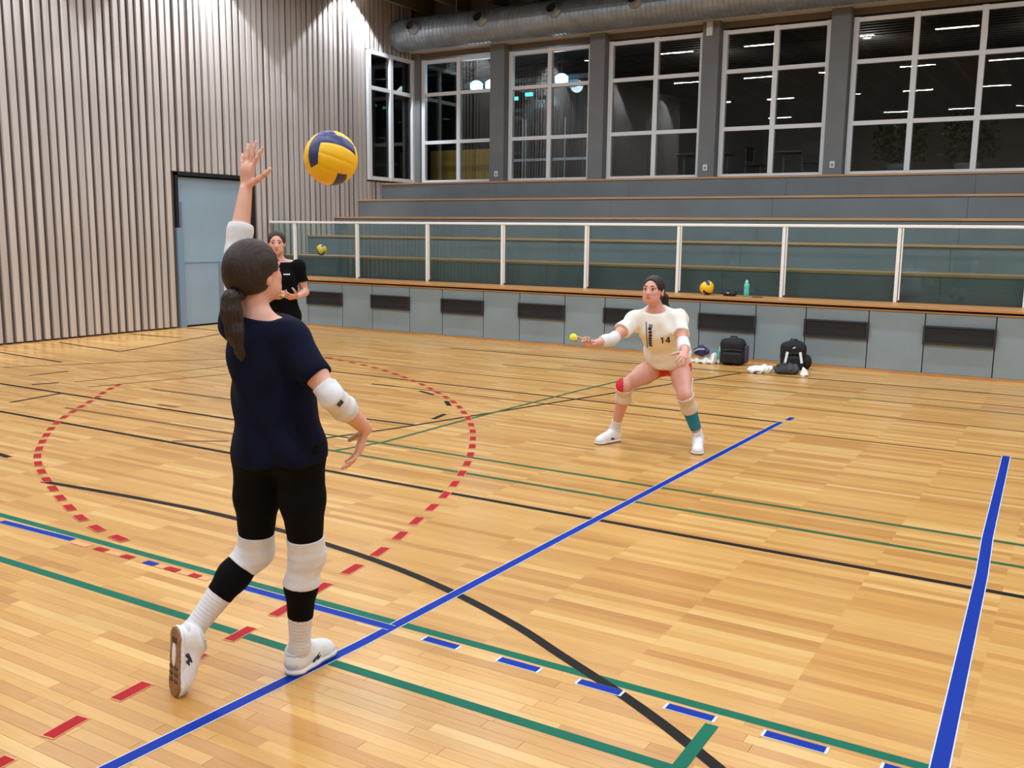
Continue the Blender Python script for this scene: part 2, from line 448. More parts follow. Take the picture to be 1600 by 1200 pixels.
# ---- window wall over the stand
wall_back = MB()
wall_back.box(XW, XR, YB - .02, YB + .22, 5.62, ZC).box(XW, XR, YB, YB + .2, 0, 2.80)
wall_back = tag(wall_back.build('wall_back', M_BEAM), 'glazed wall above the stand with grey columns', 'wall', kind='structure')
cols_x = [(-11.55, -11.17), (-9.15, -8.79), (-6.75, -6.40), (-4.36, -4.0), (-0.82, -0.46)]
for a_, b_ in cols_x:
    box('column', M_COLUMN, wall_back, a_ + .01, b_ - .01, YB - .22, YB + .1, 2.78, 5.74, bevel=.006)
box('corner_post', M_COLUMN, wall_back, XW, -13.52, YB - .10, YB + .1, 2.78, 5.74)
box('sill_board', M_STEPW, wall_back, XW, XR, YB - .25, YB + .02, 2.782, 2.81)
struct('trim_1', MB().box(XW, XR, YB - .30, YB - .02, 5.735, 5.765), M_WHITEP, 'thin white flange above the windows', 'trim')
def window(name, label, xs, zs, y0=YB, bw=.095, dep=.10):
    """xs: vertical bar centres, zs: horizontal bar centres"""
    wn = thing(name, label, 'window', (xs[0], y0, zs[0]), kind='structure')
    h = bw / 2
    for i, x in enumerate(xs):
        box('jamb' if i in (0, len(xs) - 1) else 'mullion', M_FRAME, wn, x - h, x + h, y0 - dep / 2, y0 + dep / 2, zs[0] - h, zs[-1] + h, bevel=.004)
    for i in range(len(xs) - 1):
        for z in zs:
            box('transom', M_FRAME, wn, xs[i] + h, xs[i + 1] - h, y0 - dep / 2 + .008, y0 + dep / 2, z - h * .8, z + h * .8)
        for j in range(len(zs) - 1):
            box('pane', M_GLASS, wn, xs[i] + h - .002, xs[i + 1] - h + .002, y0 - .004, y0 + .004, zs[j] + h * .8 - .002, zs[j + 1] - h * .8 + .002)
    return wn
ZS = [2.865, 3.75, 4.815, 5.535]
window('window_1', 'two-bay window nearest the slatted wall, yellow doors behind', [-13.46, -12.49, -11.60], ZS)
window('window_2', 'two-bay window with glass doors and a bluish lamp behind', [-11.12, -10.16, -9.20], ZS)
window('window_3', 'two-bay window third from the slatted wall', [-8.74, -7.75, -6.80], ZS)
window('window_4', 'two-bay window fourth from the slatted wall', [-6.35, -5.37, -4.41], ZS)
window('window_5', 'three-bay window at the right edge of the photo', [-3.95, -2.94, -1.88, -0.87], ZS)
window('window_6', 'window beyond the right edge of the photo', [-0.41, 0.6, 1.6, 2.6, 3.6, 4.95], ZS)
# the return window in the slatted wall
wn = thing('window_7', 'narrow dark window in the slatted wall at the corner', 'window', (XW, 17.5, 2.86), kind='structure')
ys = [16.71, 17.47, 18.28]; zs = [2.88, 4.80, 5.54]
for y in ys: box('jamb' if y != ys[1] else 'mullion', M_FRAME, wn, XW - .04, XW + .07, y - .05, y + .05, 2.84, 5.58, bevel=.004)
for i in range(2):
    for z in zs: box('transom', M_FRAME, wn, XW - .04, XW + .062, ys[i] + .05, ys[i + 1] - .05, z - .04, z + .04)
    for j in range(2): box('pane', M_GLASS, wn, XW - .004, XW + .004, ys[i] + .048, ys[i + 1] - .048, zs[j] + .038, zs[j + 1] - .038)
for k, (px, pz) in enumerate(((-11.36, 3.0), (-6.58, 3.02), (-4.18, 3.02))):
    s_ = thing('wall_socket', ('small white socket low on the column beside the yellow doors window', 'small white socket low on the third column', 'small white socket low on the column left of the three-bay window')[k], 'socket', (px, YB - .22, pz), 'sockets on the columns')
    box('plate', M_WHITEP, s_, px - .045, px + .045, YB - .24, YB - .219, pz - .06, pz + .06, bevel=.005)
    box('outlet', M_GREYP, s_, px - .022, px + .022, YB - .243, YB - .239, pz - .03, pz + .02)
sen = thing('motion_sensor', 'small white sensor box at the top of the third column', 'sensor', (-6.58, YB - .22, 5.55))
box('housing', M_WHITEP, sen, -6.65, -6.53, YB - .29, YB - .219, 5.46, 5.72, bevel=.008)

# ---- foyer behind the glass
M_FOY = pm('foyer_wall', (84, 80, 76), 0.8, var=0.08, vscale=1)
M_FOYC = pm('foyer_ceiling', (70, 66, 62), 0.8)
M_FOYF = pm('foyer_floor', (70, 70, 70), 0.4)
FY = 25.0
struct('wall_foyer', MB().box(XW - 4, XR + 2, FY, FY + .2, 2.7, 6.2).box(XW - 4.2, XW - 4, YB, FY, 2.7, 6.2).box(XR + 2, XR + 2.2, YB, FY, 2.7, 6.2), M_FOY, 'dim foyer wall behind the glazing', 'wall')
struct('floor_foyer', MB().box(XW - 4, XR + 2, YB + .2, FY, 2.68, 2.78), M_FOYF, 'dim foyer floor behind the glazing', 'floor')
fc = struct('ceiling_foyer', MB().box(XW - 4, XR + 2, YB + .2, FY, 6.0, 6.1), M_FOYC, 'dim ribbed foyer ceiling behind the glazing', 'ceiling')
rme = bpy.data.meshes.new('rib'); rme.from_pydata(boxv(XW - 4, XR + 2, -.05, .05, 5.93, 6.0), [], BOXF); rme.materials.append(M_FOYC)
for k in range(24):
    o = bpy.data.objects.new('rib', rme); C.objects.link(o); o.parent = fc; o.location = (0, YB + .5 + k * .26, 0)
M_OCHRE = pm('ochre_door', (214, 172, 84), 0.5, var=0.08, vscale=2, stretch=(4, 4, .5))
cab = thing('cupboard', 'ochre double-door cupboard behind the corner window', 'cupboard', (-13.2, 19.6, 2.78))
box('carcass', M_BLACK, cab, -14.3, -12.30, 19.62, 20.1, 2.78, 3.78)
for a_, b_ in ((-14.15, -13.40), (-13.36, -12.86), (-12.83, -12.38)):
    box('door', M_OCHRE, cab, a_, b_, 19.58, 19.62, 2.84, 3.68, bevel=.004)
gd = thing('glass_door', 'pair of glass doors with long white handles inside the foyer', 'door', (-11.0, 20.0, 2.78))
for x in (-12.15, -11.05, -9.7): box('post', M_FOYC, gd, x - .05, x + .05, 20.0, 20.1, 2.78, 5.2)
box('top_rail', M_FOYC, gd, -12.2, -9.65, 20.0, 20.1, 5.2, 5.3); box('mid_rail', M_FRAME, gd, -12.1, -9.75, 20.02, 20.08, 3.40, 3.46)
for x in (-11.72, -11.64, -10.95, -10.60): MB().tube([(x, 19.93, 2.95), (x, 19.93, 4.35)], .014, 8).build('handle', M_WHITEP, gd)
for a_, b_ in ((-12.1, -11.1), (-11.0, -9.75)): box('pane', M_GLASS, gd, a_, b_, 20.045, 20.055, 2.8, 5.2)
E_CYAN = pm('lamp_cyan', (200, 235, 255), .5, emit=(120, 205, 255), estr=7)
E_GREEN = pm('sign_green', (60, 220, 160), .5, emit=(60, 235, 190), estr=4)
def pendant(x, y, z, lab):
    t = thing('wall_lamp', lab, 'lamp', (x, y, z))
    MB().tube([(x, y, z + .12), (x, y, z + .06), (x, y, z - .06), (x, y, z - .10)], [.07, .15, .15, .08], 16).build('diffuser', E_CYAN, t, True)
    MB().tube([(x, y, z + .12), (x, y, 6.0)], .012, 6).build('stem', M_BLACK, t)
    l = bpy.data.lights.new('lamp_light', 'POINT'); l.energy = 14; l.color = (.75, .9, 1); l.shadow_soft_size = .15
    lo = bpy.data.objects.new('lamp_light', l); C.objects.link(lo); lo.parent = t; lo.location = (0, -.25, -.05)
pendant(-12.95, 19.8, 5.17, 'left one of two bluish lamps behind the corner window')
pendant(-12.52, 19.8, 5.17, 'right one of two bluish lamps behind the corner window')
pendant(-10.65, 19.8, 5.17, 'bluish foyer lamp behind the second window')
for k, (x, z) in enumerate(((-11.45, 4.88), (-11.84, 4.81))):
    t = thing('exit_sign', ('upper green lit sign inside the foyer', 'lower green lit sign inside the foyer')[k], 'sign', (x, 19.7, z))
    box('light_box', E_GREEN, t, x - .09, x + .09, 19.7, 19.74, z - .035, z + .035); box('case', M_BLACK, t, x - .1, x + .1, 19.745, 19.78, z - .045, z + .045)
for k, x in enumerate((-8.0, -4.5, -1.0)):  # added fill lights, only there to lift the dark foyer walls and ceiling
    t = thing('foyer_fill_lamp', 'added dim foyer fill light behind the ' + ('third window', 'fourth window', 'three-bay window')[k], 'lamp', (x, 22.0, 5.93), 'added foyer fill lights')
    MB().tube([(x, 22.0, 5.93), (x, 22.0, 5.89)], [.11, .09], 16).build('ring', M_GREYP, t, True)
    l = bpy.data.lights.new('foyer_fill_light', 'POINT'); l.energy = 16; l.color = (1, .93, .86); l.shadow_soft_size = .1
    lo = bpy.data.objects.new('foyer_fill_light', l); C.objects.link(lo); lo.parent = t; lo.location = (0, 0, -.2)
# tables and chairs seen dimly through windows 3 and 4
M_DCH = pm('dark_chair', (58, 44, 40), .6); M_DTB = pm('pale_table', (120, 118, 112), .5)
def foyer_chair(x, y, rz, lab):
    t = thing('foyer_chair', lab, 'chair', (x, y, 2.78), 'chairs in the foyer')
    c, s = math.cos(rz), math.sin(rz)
    def R(p): return (x + p[0] * c - p[1] * s, y + p[0] * s + p[1] * c, 2.78 + p[2])
    for nm, bx in (('seat', (-.2, .2, -.2, .2, .43, .46)), ('backrest', (-.2, .2, .18, .21, .55, .85))):
        mesh(nm, [R(v) for v in boxv(*bx)], BOXF, M_DCH, t)
    for a_, b_ in ((-.18, -.18), (.18, -.18), (-.18, .18), (.18, .18)):
        MB().tube([R((a_, b_, 0)), R((a_, b_, .45 if b_ < 0 else .8))], .012, 6).build('leg', M_GREYP, t)
def foyer_table(x, y, lab):
    t = thing('foyer_table', lab, 'table', (x, y, 2.78), 'tables in the foyer')
    box('tabletop', M_DTB, t, x - .6, x + .6, y - .35, y + .35, 3.49, 3.52)
    for a_ in (-.5, .5): MB().tube([(x + a_, y, 2.78), (x + a_, y, 3.49)], .03, 8).build('leg', M_GREYP, t)
foyer_table(-7.6, 21.0, 'small foyer table behind the third window'); foyer_table(-5.4, 21.2, 'small foyer table behind the fourth window')
foyer_chair(-7.3, 20.3, 2.9, 'dark foyer chair in front of the table behind the third window'); foyer_chair(-6.4, 20.9, 1.4, 'dark foyer chair between the two foyer tables')
foyer_chair(-5.1, 20.4, 3.3, 'dark foyer chair in front of the table behind the fourth window')
# planting behind window 5
M_LEAF = pm('leaf_dark_green', (44, 66, 30), .5, rnd=.2)
def shrub(x, y, h, lab, seed):
    t = thing('potted_shrub', lab, 'plant', (x, y, 2.78), 'potted shrubs in the foyer')
    MB().tube([(x, y, 2.78), (x, y, 2.82), (x, y, 3.12), (x, y, 3.15)], [.18, .2, .25, .23], 14).build('pot', M_GREYP, t)
    rg = random.Random(seed); V = []; F = []
    for k in range(420):
        a_ = rg.uniform(0, 6.28); r_ = .5 * math.sqrt(rg.random()); z = 3.2 + h * rg.random()
        q = Vector((x + r_ * math.cos(a_), y + r_ * math.sin(a_), z)); d = Vector((rg.uniform(-1, 1), rg.uniform(-1, 1), rg.uniform(-.3, 1))).normalized(); s = d.orthogonal().normalized() * .03
        n = len(V); V += [q, q + d * .06 + s, q + d * .14, q + d * .06 - s]; F.append((n, n + 1, n + 2, n + 3))
    mesh('foliage', V, F, M_LEAF, t)
    MB().tube([(x, y, 3.1), (x, y, 3.2 + h * .8)], .02, 6).build('stem', M_DCH, t)
shrub(-3.4, 20.4, .75, 'left dark green shrub behind the three-bay window', 1); shrub(-2.2, 20.6, .85, 'right dark green shrub behind the three-bay window', 2)

# ---- air duct
duct = thing('air_duct', 'long galvanised spiral air duct under the ceiling above the windows', 'duct', (XW, 17.7, 6.0))
pts = []; rad = []
x = XW + .06
while x < XR:
    for dx, r_ in ((0, .335), (.075, .335), (.083, .343), (.092, .343)):
        pts.append((x + dx, 17.7, 6.01)); rad.append(r_)
    x += 0.1
MB().tube(pts, rad, 32).build('duct_body', M_ZINC, duct, False)
for k in range(10):
    nx = -12.98 + 1.725 * k; ang = math.radians(12)
    d = Vector((0, -math.cos(ang), math.sin(ang))); cc = Vector((nx, 17.7, 6.01))
    o = MB().tube([cc + d * .30, cc + d * .36, cc + d * .37, cc + d * .50], [.15, .15, .115, .105], 18, caps=False).build('nozzle', M_ZINC, duct, True)
    MB().tube([cc + d * .44, cc + d * .445], [.108, .05], 18).build('nozzle_opening', M_BLACK, o)
for k in range(6):
    sx = -12.1 + 3.45 * k
    MB().tube([(sx, 17.7, 6.34), (sx, 17.7, ZC)], .012, 6).build('hanger', M_GREYP, duct)

# ================================================================== LIGHT FIXTURES
def luminaire(x, y):
    t = thing('ceiling_luminaire', 'slim white ceiling luminaire, one of many, mirrored in the windows', 'lamp', (x, y, 6.5), 'ceiling luminaires')
    box('housing', M_WHITEP, t, x - .47, x + .47, y - .08, y + .08, 6.47, 6.52)
    l = bpy.data.lights.new('luminaire_light', 'AREA'); l.shape = 'RECTANGLE'; l.size = .9; l.size_y = .13
    l.energy = LUM_POWER; l.color = LUM_COL
    lo = bpy.data.objects.new('luminaire_light', l); C.objects.link(lo); lo.parent = t; lo.location = (0, 0, -.04)
for k_, y in enumerate((12.1, 7.2, 2.3, -3.2)):
    x = -12.1 + .7 * (k_ % 2)
    while x < XR - .5:
        luminaire(x, y); x += 2.25
def washer(y):
    x = XW + .42
    t = thing('wall_washer', 'recessed downlight washing the slatted wall', 'lamp', (x, y, 6.88), 'wall washers')
    MB().tube([(x, y, 6.90), (x, y, 6.84)], [.10, .10], 16, caps=False).build('ring', M_BLACK, t, True)
    l = bpy.data.lights.new('washer_light', 'SPOT'); l.energy = SPOT_POWER; l.color = SPOT_COL; l.spot_size = math.radians(96); l.spot_blend = .12; l.shadow_soft_size = .05
    lo = bpy.data.objects.new('washer_light', l); C.objects.link(lo); lo.parent = t; lo.location = (0, 0, -.06)
for y in (16.0, 11.9, 7.8, 3.7): washer(y)

# ================================================================== STAND
TY = [13.02, 13.88, 14.69, 15.49, 16.29, 17.09]; TZ = [.875 + .381 * k for k in range(6)]
XS0, XS1 = XW + .05, 3.0
stand = thing('bleacher', 'stepped spectator stand with wooden treads and grey panelled front', 'bleacher', (XS0, 13.05, 0))
box('backing', M_SHADOWGAP, stand, XS0, XS1, 13.09, 13.12, 0.0, .83)
for k in range(6):
    yn = TY[k]; ye = (TY[k + 1] + .02) if k < 5 else YB
    box('tread', M_LEDGE if k == 0 else M_STEPW, stand, XS0, XS1, yn, ye, TZ[k] - .035, TZ[k], bevel=.004)
    if k:
        x = XS0
        while x < XS1 - .1:
            x1 = min(x + 3.0, XS1)
            box('riser', M_RISER, stand, x, x1 - .004, yn + .02, yn + .05, TZ[k - 1], TZ[k] - .035); x = x1
box('top_trim', M_STEPW, stand, XS0, XS1, 13.055, 13.12, .795, .815)
box('kick_board', M_LEDGE, stand, XS0, XS1, 13.045, 13.12, 0, .03)
def panel(x0, x1, vent):
    o = box('front_panel', M_PANEL, stand, x0 + .006, x1 - .006, 13.07, 13.092, .032, .793, bevel=.003)
    if vent:
        a_, b_ = x0 - .012, x1 + .012; z0, z1 = .405, .64
        v = MB()
        v.box(a_, b_, 13.03, 13.07, z0, z0 + .025).box(a_, b_, 13.03, 13.07, z1 - .02, z1).box(a_, a_ + .025, 13.03, 13.07, z0 + .025, z1 - .02).box(b_ - .025, b_, 13.03, 13.07, z0 + .025, z1 - .02)
        v = v.build('vent_frame', M_VENT, o)
        box('vent_grille', M_VENTIN, o, a_ + .025, b_ - .025, 13.045, 13.07, z0 + .025, z1 - .02)
x = -12.19 - 1.494
panel(XS0, x + .81, True); panel(x + .81, x + 1.494, False); x += 1.494
while x < XS1 - 1.0:
    panel(x, x + .81, True); panel(x + .81, x + 1.494, False); x += 1.494

# ---- glass railing on the ledge
rail = thing('glass_railing', 'white steel railing with glass panes along the front of the stand', 'railing', (XS0, 13.66, TZ[0]))
ZR = 1.90
box('handrail', M_RAIL, rail, XS0, XS1, 13.63, 13.69, ZR - .04, ZR, bevel=.008)
px = [-13.04, -11.51, -9.93, -8.39, -6.84, -5.30, -3.73, -2.20, -.66, .88, 2.42]
for x in px:
    box('post', M_RAIL, rail, x - .03, x + .015, 13.635, 13.685, TZ[0] + .001, ZR - .038, bevel=.004)
    box('glass_clamp', M_RAIL, rail, x + .028, x + .045, 13.635, 13.685, TZ[0] + .03, ZR - .04)
ends = [XS0] + px + [XS1]
for a_, b_ in zip(ends[:-1], ends[1:]):
    box('glass_pane', M_RGLASS, rail, a_ + .05, b_ - .035, 13.656, 13.664, TZ[0] + .04, ZR - .045)

# ================================================================== SMOOTH SOLIDS (distance fields polygonised with surface nets)
def V3(*a): return np.array(a if len(a) == 3 else a[0], float)
def nrm(v): v = np.asarray(v, float); return v / np.linalg.norm(v)
class Prim:
    def __init__(self, kind, k, tg, **a): self.kind, self.k, self.tag = kind, k, tg; self.__dict__.update(a)
def rc(a, b, ra, rb, tg='', k=.02, n=None, s=1.0):
    return Prim('rc', k, tg, a=V3(a), b=V3(b), ra=ra, rb=rb, n=None if n is None else nrm(n), s=s)
def ell(c, rad, R=None, tg='', k=.02):
    return Prim('ell', k, tg, c=V3(c), rad=V3(rad), R=np.eye(3) if R is None else np.array([nrm(q) for q in R]))
def rbox(c, half, R=None, rnd=.02, tg='', k=.01):
    return Prim('box', k, tg, c=V3(c), half=V3(half), R=np.eye(3) if R is None else np.array([nrm(q) for q in R]), rnd=rnd)
def pbounds(p, g, m):
    if p.kind == 'rc':
        r = max(p.ra, p.rb) + g + m
        return np.minimum(p.a, p.b) - r, np.maximum(p.a, p.b) + r
    if p.kind == 'ell':
        e = np.abs(p.R.T) @ (p.rad + g) + m
    else:
        e = np.abs(p.R.T) @ (p.half + g) + m
    return p.c - e, p.c + e
def peval(p, X, Y, Z, g):
    if p.kind == 'rc':
        x, y, z = X - p.a[0], Y - p.a[1], Z - p.a[2]; d = p.b - p.a
        if p.n is not None and p.s != 1.0:
            n = p.n; f = 1 / p.s - 1; t = (x * n[0] + y * n[1] + z * n[2]) * f
            x, y, z = x + t * n[0], y + t * n[1], z + t * n[2]
            d = d + (d @ n) * f * n
        h = np.clip((x * d[0] + y * d[1] + z * d[2]) / max(d @ d, 1e-9), 0, 1)
        q = np.sqrt((x - h * d[0]) ** 2 + (y - h * d[1]) ** 2 + (z - h * d[2]) ** 2)
        gg = g / p.s if p.s < 1 else g
        return (q - (p.ra + gg * .5 + g * .5 + (p.rb - p.ra) * h)) * (p.s ** .5 if p.s < 1 else 1)
    x, y, z = X - p.c[0], Y - p.c[1], Z - p.c[2]
    u = [x * p.R[i, 0] + y * p.R[i, 1] + z * p.R[i, 2] for i in range(3)]
    if p.kind == 'ell':
        r = p.rad + g
        k0 = np.sqrt(sum((u[i] / r[i]) ** 2 for i in range(3))); k1 = np.sqrt(sum((u[i] / r[i] ** 2) ** 2 for i in range(3)))
        return k0 * (k0 - 1) / np.maximum(k1, 1e-6)
    q = [np.abs(u[i]) - (p.half[i] + g - p.rnd) for i in range(3)]
    o = np.sqrt(sum(np.maximum(t, 0) ** 2 for t in q)); i_ = np.minimum(np.maximum(np.maximum(q[0], q[1]), q[2]), 0)
    return o + i_ - p.rnd
class Field:
    def __init__(s, lo, hi, h):
        s.lo = V3(lo); s.h = h; s.n = np.ceil((V3(hi) - s.lo) / h).astype(int) + 1
        s.a = np.full(s.n, 0.5, np.float32)
    def like(s):
        f = Field.__new__(Field); f.lo, f.h, f.n = s.lo, s.h, s.n; f.a = np.full(s.n, .5, np.float32); return f
    def sub(s, lo, hi):
        i0 = np.clip(np.floor((lo - s.lo) / s.h).astype(int), 0, s.n); i1 = np.clip(np.ceil((hi - s.lo) / s.h).astype(int) + 1, 0, s.n)
        ax = [(s.lo[i] + s.h * np.arange(i0[i], i1[i])).astype(np.float32) for i in range(3)]
        return tuple(slice(i0[i], i1[i]) for i in range(3)), ax[0][:, None, None], ax[1][None, :, None], ax[2][None, None, :]
    def allgrid(s): return s.sub(s.lo, s.lo + s.h * (s.n - 1))
    def add(s, p, g=0.0, k=None):
        k = p.k if k is None else k
        lo, hi = pbounds(p, g, max(.03, k * 1.2)); sl, X, Y, Z = s.sub(lo, hi)
        if min(X.size, Y.size, Z.size) == 0: return
        d = peval(p, X, Y, Z, g).astype(np.float32); c = s.a[sl]
        if k > 0:
            h = np.maximum(k - np.abs(c - d), 0) / k; s.a[sl] = np.minimum(c, d) - h * h * k * .25
        else: s.a[sl] = np.minimum(c, d)
    def carve(s, p, g=0.0, k=.01):
        lo, hi = pbounds(p, g, .03); sl, X, Y, Z = s.sub(lo, hi)
        d = -peval(p, X, Y, Z, g).astype(np.float32); c = s.a[sl]
        h = np.maximum(k - np.abs(c - d), 0) / k; s.a[sl] = np.maximum(c, d) + h * h * k * .25
    def cut(s, pt, n):
        """keep the side the normal points away from"""
        n = nrm(n); _, X, Y, Z = s.allgrid()
        s.a = np.maximum(s.a, ((X - pt[0]) * n[0] + (Y - pt[1]) * n[1] + (Z - pt[2]) * n[2]).astype(np.float32))
    def union(s, o, k=.02):
        h = np.maximum(k - np.abs(s.a - o.a), 0) / k; s.a = np.minimum(s.a, o.a) - h * h * k * .25
    def ripple(s, fn):
        _, X, Y, Z = s.allgrid(); s.a = s.a + fn(X, Y, Z).astype(np.float32)
    def nets(s):
        a = s.a; a[0] = a[-1] = .5; a[:, 0] = a[:, -1] = .5; a[:, :, 0] = a[:, :, -1] = .5
        I = (a < 0); n = a.shape
        cnt = np.zeros((n[0] - 1, n[1] - 1, n[2] - 1), np.uint8); Iu = I.view(np.uint8)
        for dx in (0, 1):
            for dy in (0, 1):
                for dz in (0, 1): cnt += Iu[dx:n[0] - 1 + dx, dy:n[1] - 1 + dy, dz:n[2] - 1 + dz]
        i, j, k = np.nonzero((cnt > 0) & (cnt < 8))
        vid = np.full(cnt.shape, -1, np.int32); vid[i, j, k] = np.arange(len(i))
        cor = {c: a[i + c[0], j + c[1], k + c[2]] for c in [(x, y, z) for x in (0, 1) for y in (0, 1) for z in (0, 1)]}
        acc = np.zeros((len(i), 3)); num = np.zeros(len(i))
        for c in cor:
            for ax in range(3):
                if c[ax]: continue
                c2 = tuple(c[q] + (q == ax) for q in range(3)); f0, f1 = cor[c], cor[c2]
                m = (f0 < 0) != (f1 < 0); t = np.where(m, f0 / np.where(m, f0 - f1, 1), 0)
                for q in range(3): acc[:, q] += m * (c[q] + (t if q == ax else 0))
                num += m
        V = (np.stack([i, j, k], 1) + acc / num[:, None]) * s.h + s.lo
        F = []
        for ax in range(3):
            b1, b2 = (ax + 1) % 3, (ax + 2) % 3
            lo = [slice(1, n[q] - 1) for q in range(3)]; hi = list(lo); lo[ax] = slice(0, n[ax] - 1); hi[ax] = slice(1, n[ax])
            A, B = I[tuple(lo)], I[tuple(hi)]; e = np.stack(np.nonzero(A != B), 1)
            if len(e) == 0: continue
            sgn = A[e[:, 0], e[:, 1], e[:, 2]]; e = e + np.array([1 if q != ax else 0 for q in range(3)])
            def at(o1, o2):
                q = e.copy(); q[:, b1] -= o1; q[:, b2] -= o2; return vid[q[:, 0], q[:, 1], q[:, 2]]
            Q = np.stack([at(1, 1), at(0, 1), at(0, 0), at(1, 0)], 1); Q[~sgn] = Q[~sgn][:, ::-1]; F.append(Q)
        return V, np.concatenate(F)
def relax(V, F, it=1, f=.5):
    for _ in range(it):
        acc = np.zeros_like(V); num = np.zeros(len(V))
        for q in range(4):
            for d in (1, 3):
                np.add.at(acc, F[:, q], V[F[:, (q + d) % 4]]); np.add.at(num, F[:, q], 1)
        V = V * (1 - f) + f * acc / np.maximum(num, 1)[:, None]
    return V
def solid(name, prims, m, parent, h=.005, g=0.0, cuts=(), carves=(), k=None, ripple=None, extra=(), sm=1, uk=.03):
    """prims -> one mesh.  extra: list of (prims, g, cuts) unioned in after their own cuts"""
    allp = list(prims) + [q for e in extra for q in e[0]]
    gm = max([g] + [e[1] for e in extra])
    B = [pbounds(p, gm, .02) for p in allp]
    F_ = Field(np.min([b[0] for b in B], 0), np.max([b[1] for b in B], 0), h)
    for p in prims: F_.add(p, g, k)
    for pt, n in cuts: F_.cut(pt, n)
    for pr, g2, ct in extra:
        f2 = F_.like()
        for p in pr: f2.add(p, g2, k)
        for pt, n in ct: f2.cut(pt, n)
        F_.union(f2, uk)
    for c in carves: F_.carve(c)
    if ripple: F_.ripple(ripple)
    V, Fc = F_.nets()
    if sm: V = relax(V, Fc, sm)
    return mesh(name, V, Fc, m, parent, True)

# ------------------------------------------------------------------ human figures
M_SKIN = pm('skin', (222, 168, 146), .5, var=.05, vscale=9, sss=.08)
M_SKIN2 = pm('skin_flushed', (214, 158, 142), .5, var=.06, vscale=9, sss=.08)
M_LIP = pm('lips', (186, 98, 98), .45); M_EYEW = pm('eye_white', (226, 222, 218), .3); M_IRIS = pm('iris_dark', (42, 30, 24), .3)
M_BROW = pm('brow', (74, 54, 44), .8)
def hair_mat(name, c):
    return pm(name, c, .48, var=.35, vscale=26, stretch=(7, 7, .5), bump=.5, bscale=60, spec=.35)
M_HAIR1 = hair_mat('hair_brown', (50, 38, 31)); M_HAIR2 = hair_mat('hair_dark', (46, 36, 32)); M_HAIR3 = hair_mat('hair_dark_brown', (50, 38, 32))
M_NAVY = pm('navy_jersey', (10, 15, 38), .9, bump=.05, bscale=300, spec=.15); M_BLKFAB = pm('black_fabric', (7, 7, 9), .9, bump=.05, bscale=300, spec=.15)
M_CREAM = pm('cream_jersey', (234, 232, 224), .8, bump=.04, bscale=300); M_WHITEF = pm('white_knit', (222, 222, 226), .85, var=.04, vscale=20, bump=.15, bscale=220)
M_BEIGE = pm('beige_pad', (214, 200, 184), .85, bump=.1, bscale=200); M_REDF = pm('red_fabric', (206, 40, 56), .8); M_TEAL = pm('teal_sleeve', (20, 122, 150), .8)
M_SHOEW = pm('shoe_white', (234, 236, 240), .5, var=.04, vscale=30, bump=.08, bscale=120); M_GUM = pm('gum_sole', (150, 108, 72), .6, var=.25, vscale=26)
M_MIDS = pm('midsole_grey', (206, 208, 212), .5); M_LACE = pm('lace_grey', (196, 198, 206), .8); M_SOLEG = pm('outsole_grey', (120, 122, 130), .6); M_SOLED = pm('sole_lug_dark', (78, 60, 50), .7); M_SHOED = pm('shoe_mark', (52, 48, 74), .5); M_PRINT = pm('print_black', (24, 24, 28), .7); M_PRINTG = pm('print_grey', (120, 122, 128), .7)

def hand(P, wrist, d, n, side, curl, spread=.10, thumb=(.6, .75, .35), sc=1.0):
    """side vector points to the thumb; n = direction the palm faces; curl per finger joint in radians"""
    d = nrm(d); n = nrm(n - np.dot(n, d) * d); s = nrm(side - np.dot(side, d) * d - np.dot(side, n) * n)
    w_ = V3(wrist)
    P.append(rc(w_ + d * .012 * sc, w_ + d * .070 * sc, .031 * sc, .040 * sc, 'hand', .012, n, .42))
    offs = (.030, .0105, -.0095, -.0285); base = (.086, .090, .086, .077); ln = ((.042, .026, .021), (.047, .030, .023), (.043, .028, .022), (.034, .021, .018)); rr = (.0088, .0092, .0088, .0078)
    for i in range(4):
        q = w_ + d * base[i] * sc + s * offs[i] * sc; v = nrm(d + s * spread * (1.5 - i) * .8); ang = 0
        P.append(rc(q - v * .03 * sc, q, rr[i] * 1.1 * sc, rr[i] * sc, 'hand', .007))
        for j in range(3):
            ang += curl[i] * (.7 if j == 0 else 1.0)
            vv = v * math.cos(ang) + n * math.sin(ang); q2 = q + vv * ln[i][j] * sc
            P.append(rc(q, q2, rr[i] * (1 - .08 * j) * sc, rr[i] * (.92 - .08 * j) * sc, 'hand', .004)); q = q2
    q = w_ + d * .022 * sc + s * .024 * sc; v = nrm(d * thumb[0] + s * thumb[1] + n * thumb[2])
    for j, L_ in enumerate((.042, .032, .026)):
        vv = nrm(v + d * .25 * j + n * .12 * j); q2 = q + vv * L_ * sc
        P.append(rc(q, q2, (.0125 - .0012 * j) * sc, (.0115 - .0014 * j) * sc, 'hand', .008)); q = q2

